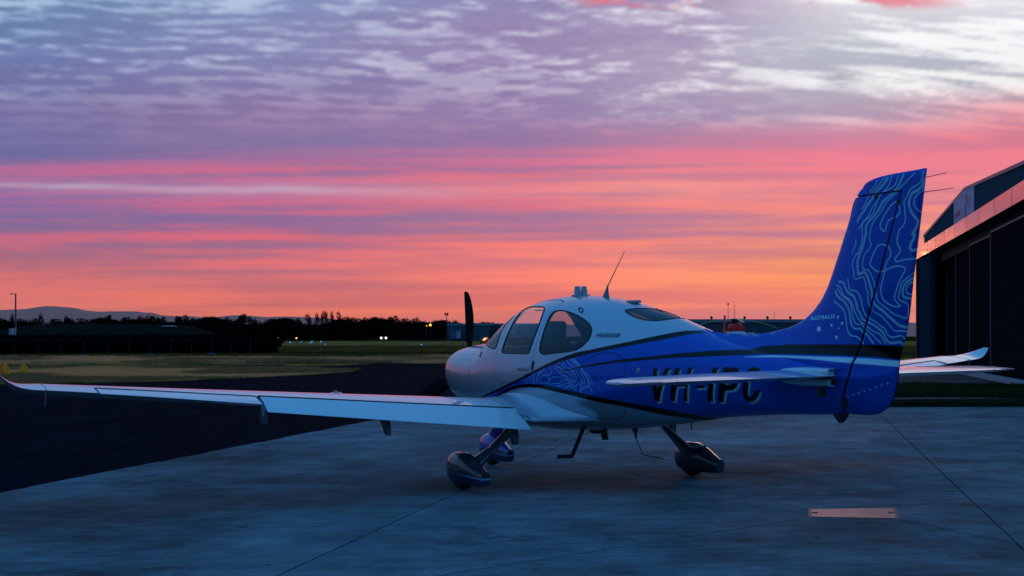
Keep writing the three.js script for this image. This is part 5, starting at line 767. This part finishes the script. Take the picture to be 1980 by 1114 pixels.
const KINDS = ['round', 'round', 'tall', 'umbrella', 'round', 'tall'].map((kind, i) => { const t = new THREE.Group(), [g, clumps] = crownGeo(900 + i, kind); mesh('trunk', merge(rod([0, 0, 0], [0, 0.55, 0], 0.028, 0.016, 8), ...clumps.slice(0, 5).map((c) => rod([0, 0.25 + 0.2 * (c[1] - 0.3), 0], [c[0], c[1], c[2]], 0.012, 0.005, 5))), bark, t); mesh('crown', g, leafMats[i % 3], t); return t; });
const ORD = 'first second third fourth fifth sixth seventh eighth ninth tenth eleventh twelfth thirteenth fourteenth fifteenth sixteenth seventeenth eighteenth nineteenth twentieth twenty-first twenty-second twenty-third twenty-fourth'.split(' '), seenTrees = { lamp: 0, mast: 0, far: 0 };
function treePlace(u) { if (u < 30) return u < 10 ? 'at the very left edge of the picture' : 'just left of the tall lamp post'; if (u < 400) return `${ORD[seenTrees.lamp++]} tree to the right of the lamp post`; if (u < 863) return `${ORD[24 - ++seenTrees.mast]} tree to the left of the floodlight mast`; return `${ORD[seenTrees.far++]} tree to the right of the floodlight mast`; }
const TREE_LABEL = { 0: 'broad dark tree on the horizon', 2: 'slender upright dark tree on the horizon', 3: 'dark flat-crowned tree on the horizon' };
function tree(u, v, wide, kind, d) { const h = (650 - v) / 2554 * d + EYE, o = KINDS[kind].clone(); o.name = numbered(kind === 2 || kind === 5 ? 'slender_tree' : kind === 3 ? 'spreading_tree' : 'broad_tree'); o.position.set((u - 990) / 2554 * d, 0, -d); o.rotation.y = u * 1.7; const w = wide / 2554 * d / 0.62; o.scale.set(w, h, w); scene.add(o); const k = kind === 3 ? 3 : kind === 2 || kind === 5 ? 2 : 0; return tag(o, `${TREE_LABEL[k]}, ${treePlace(u)}`, 'tree', ['broad trees on the horizon', '', 'slender trees on the horizon', 'spreading trees on the horizon'][k]); }
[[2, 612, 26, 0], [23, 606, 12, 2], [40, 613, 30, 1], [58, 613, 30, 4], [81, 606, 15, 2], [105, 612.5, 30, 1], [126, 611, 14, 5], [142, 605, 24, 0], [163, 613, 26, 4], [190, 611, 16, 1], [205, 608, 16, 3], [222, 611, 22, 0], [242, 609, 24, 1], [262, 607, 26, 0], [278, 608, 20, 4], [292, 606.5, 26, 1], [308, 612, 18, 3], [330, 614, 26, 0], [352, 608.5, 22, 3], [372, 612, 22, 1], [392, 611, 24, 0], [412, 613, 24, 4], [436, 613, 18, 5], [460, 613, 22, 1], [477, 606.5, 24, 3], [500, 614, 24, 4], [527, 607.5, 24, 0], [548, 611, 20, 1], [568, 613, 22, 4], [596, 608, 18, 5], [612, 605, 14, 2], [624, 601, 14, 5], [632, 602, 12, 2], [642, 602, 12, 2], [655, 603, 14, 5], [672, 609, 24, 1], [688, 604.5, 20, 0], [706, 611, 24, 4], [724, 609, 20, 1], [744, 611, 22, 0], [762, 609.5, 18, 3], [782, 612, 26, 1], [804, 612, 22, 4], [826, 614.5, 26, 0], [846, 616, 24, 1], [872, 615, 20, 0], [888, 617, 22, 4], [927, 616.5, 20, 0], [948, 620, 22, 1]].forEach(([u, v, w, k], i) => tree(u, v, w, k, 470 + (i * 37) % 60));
{
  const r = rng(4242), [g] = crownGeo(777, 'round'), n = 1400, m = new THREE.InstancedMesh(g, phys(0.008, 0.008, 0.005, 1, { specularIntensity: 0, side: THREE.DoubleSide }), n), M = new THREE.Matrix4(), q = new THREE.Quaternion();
  for (let i = 0; i < n; i++) { const u = -260 + r() * 1210, d = 432 + r() * 150, t = noise(u * 0.035, 5) * 3 + noise(u * 0.12, 9) * 2; const h = (2.8 + t + r() * 1.5) * d / 470, w = 6 + r() * 5; q.setFromAxisAngle(V(0, 1, 0), r() * 6.28); M.compose(V((u - 990) / 2554 * d, -1.2, -d), q, V(w, h + 1.2, w)); m.setMatrixAt(i, M); }
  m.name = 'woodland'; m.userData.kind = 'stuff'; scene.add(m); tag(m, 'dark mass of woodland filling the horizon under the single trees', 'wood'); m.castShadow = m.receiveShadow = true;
  const s = new THREE.InstancedMesh(g, phys(0.005, 0.006, 0.003, 1, { specularIntensity: 0, side: THREE.DoubleSide }), 420), rr = rng(99);
  for (let i = 0; i < 420; i++) { const d = 122 + rr() * 26, u = -200 + rr() * 720; const h = 1.35 + rr() * 0.5, w = 2.2 + rr() * 2.5; q.setFromAxisAngle(V(0, 1, 0), rr() * 6.28); M.compose(V((u - 990) / 2554 * d, -0.55, -d), q, V(w, h + 0.5, w)); s.setMatrixAt(i, M); }
  s.name = 'scrub'; s.userData.kind = 'stuff'; scene.add(s); tag(s, 'dark low scrub between the temporary fence and the earth mound', 'shrubs'); s.castShadow = s.receiveShadow = true;
}

// ---------------------------------------------------------------- hills, far away on the left
{
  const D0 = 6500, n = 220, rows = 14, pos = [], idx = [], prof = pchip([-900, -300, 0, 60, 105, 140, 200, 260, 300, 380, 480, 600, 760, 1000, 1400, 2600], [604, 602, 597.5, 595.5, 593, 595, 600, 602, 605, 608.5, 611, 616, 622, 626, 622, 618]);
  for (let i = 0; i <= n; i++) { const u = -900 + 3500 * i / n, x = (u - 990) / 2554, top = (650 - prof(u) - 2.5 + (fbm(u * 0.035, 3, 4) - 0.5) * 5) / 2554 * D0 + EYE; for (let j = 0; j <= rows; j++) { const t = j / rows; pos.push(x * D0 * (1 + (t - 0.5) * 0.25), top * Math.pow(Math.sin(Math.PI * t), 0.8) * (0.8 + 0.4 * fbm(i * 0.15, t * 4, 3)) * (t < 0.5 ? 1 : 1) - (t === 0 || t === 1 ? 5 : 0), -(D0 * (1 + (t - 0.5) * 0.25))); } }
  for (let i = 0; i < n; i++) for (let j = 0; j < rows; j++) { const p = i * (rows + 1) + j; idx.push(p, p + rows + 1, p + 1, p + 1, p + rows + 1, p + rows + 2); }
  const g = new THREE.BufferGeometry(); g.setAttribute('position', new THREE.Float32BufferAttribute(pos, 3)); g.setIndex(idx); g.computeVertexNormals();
  structure('hills', g, phys(0.95, 0.24, 0.17, 1, { specularIntensity: 0, side: THREE.DoubleSide }));  // the pale tone of distance haze is put into this surface colour
}
renderer.render(scene, camera);
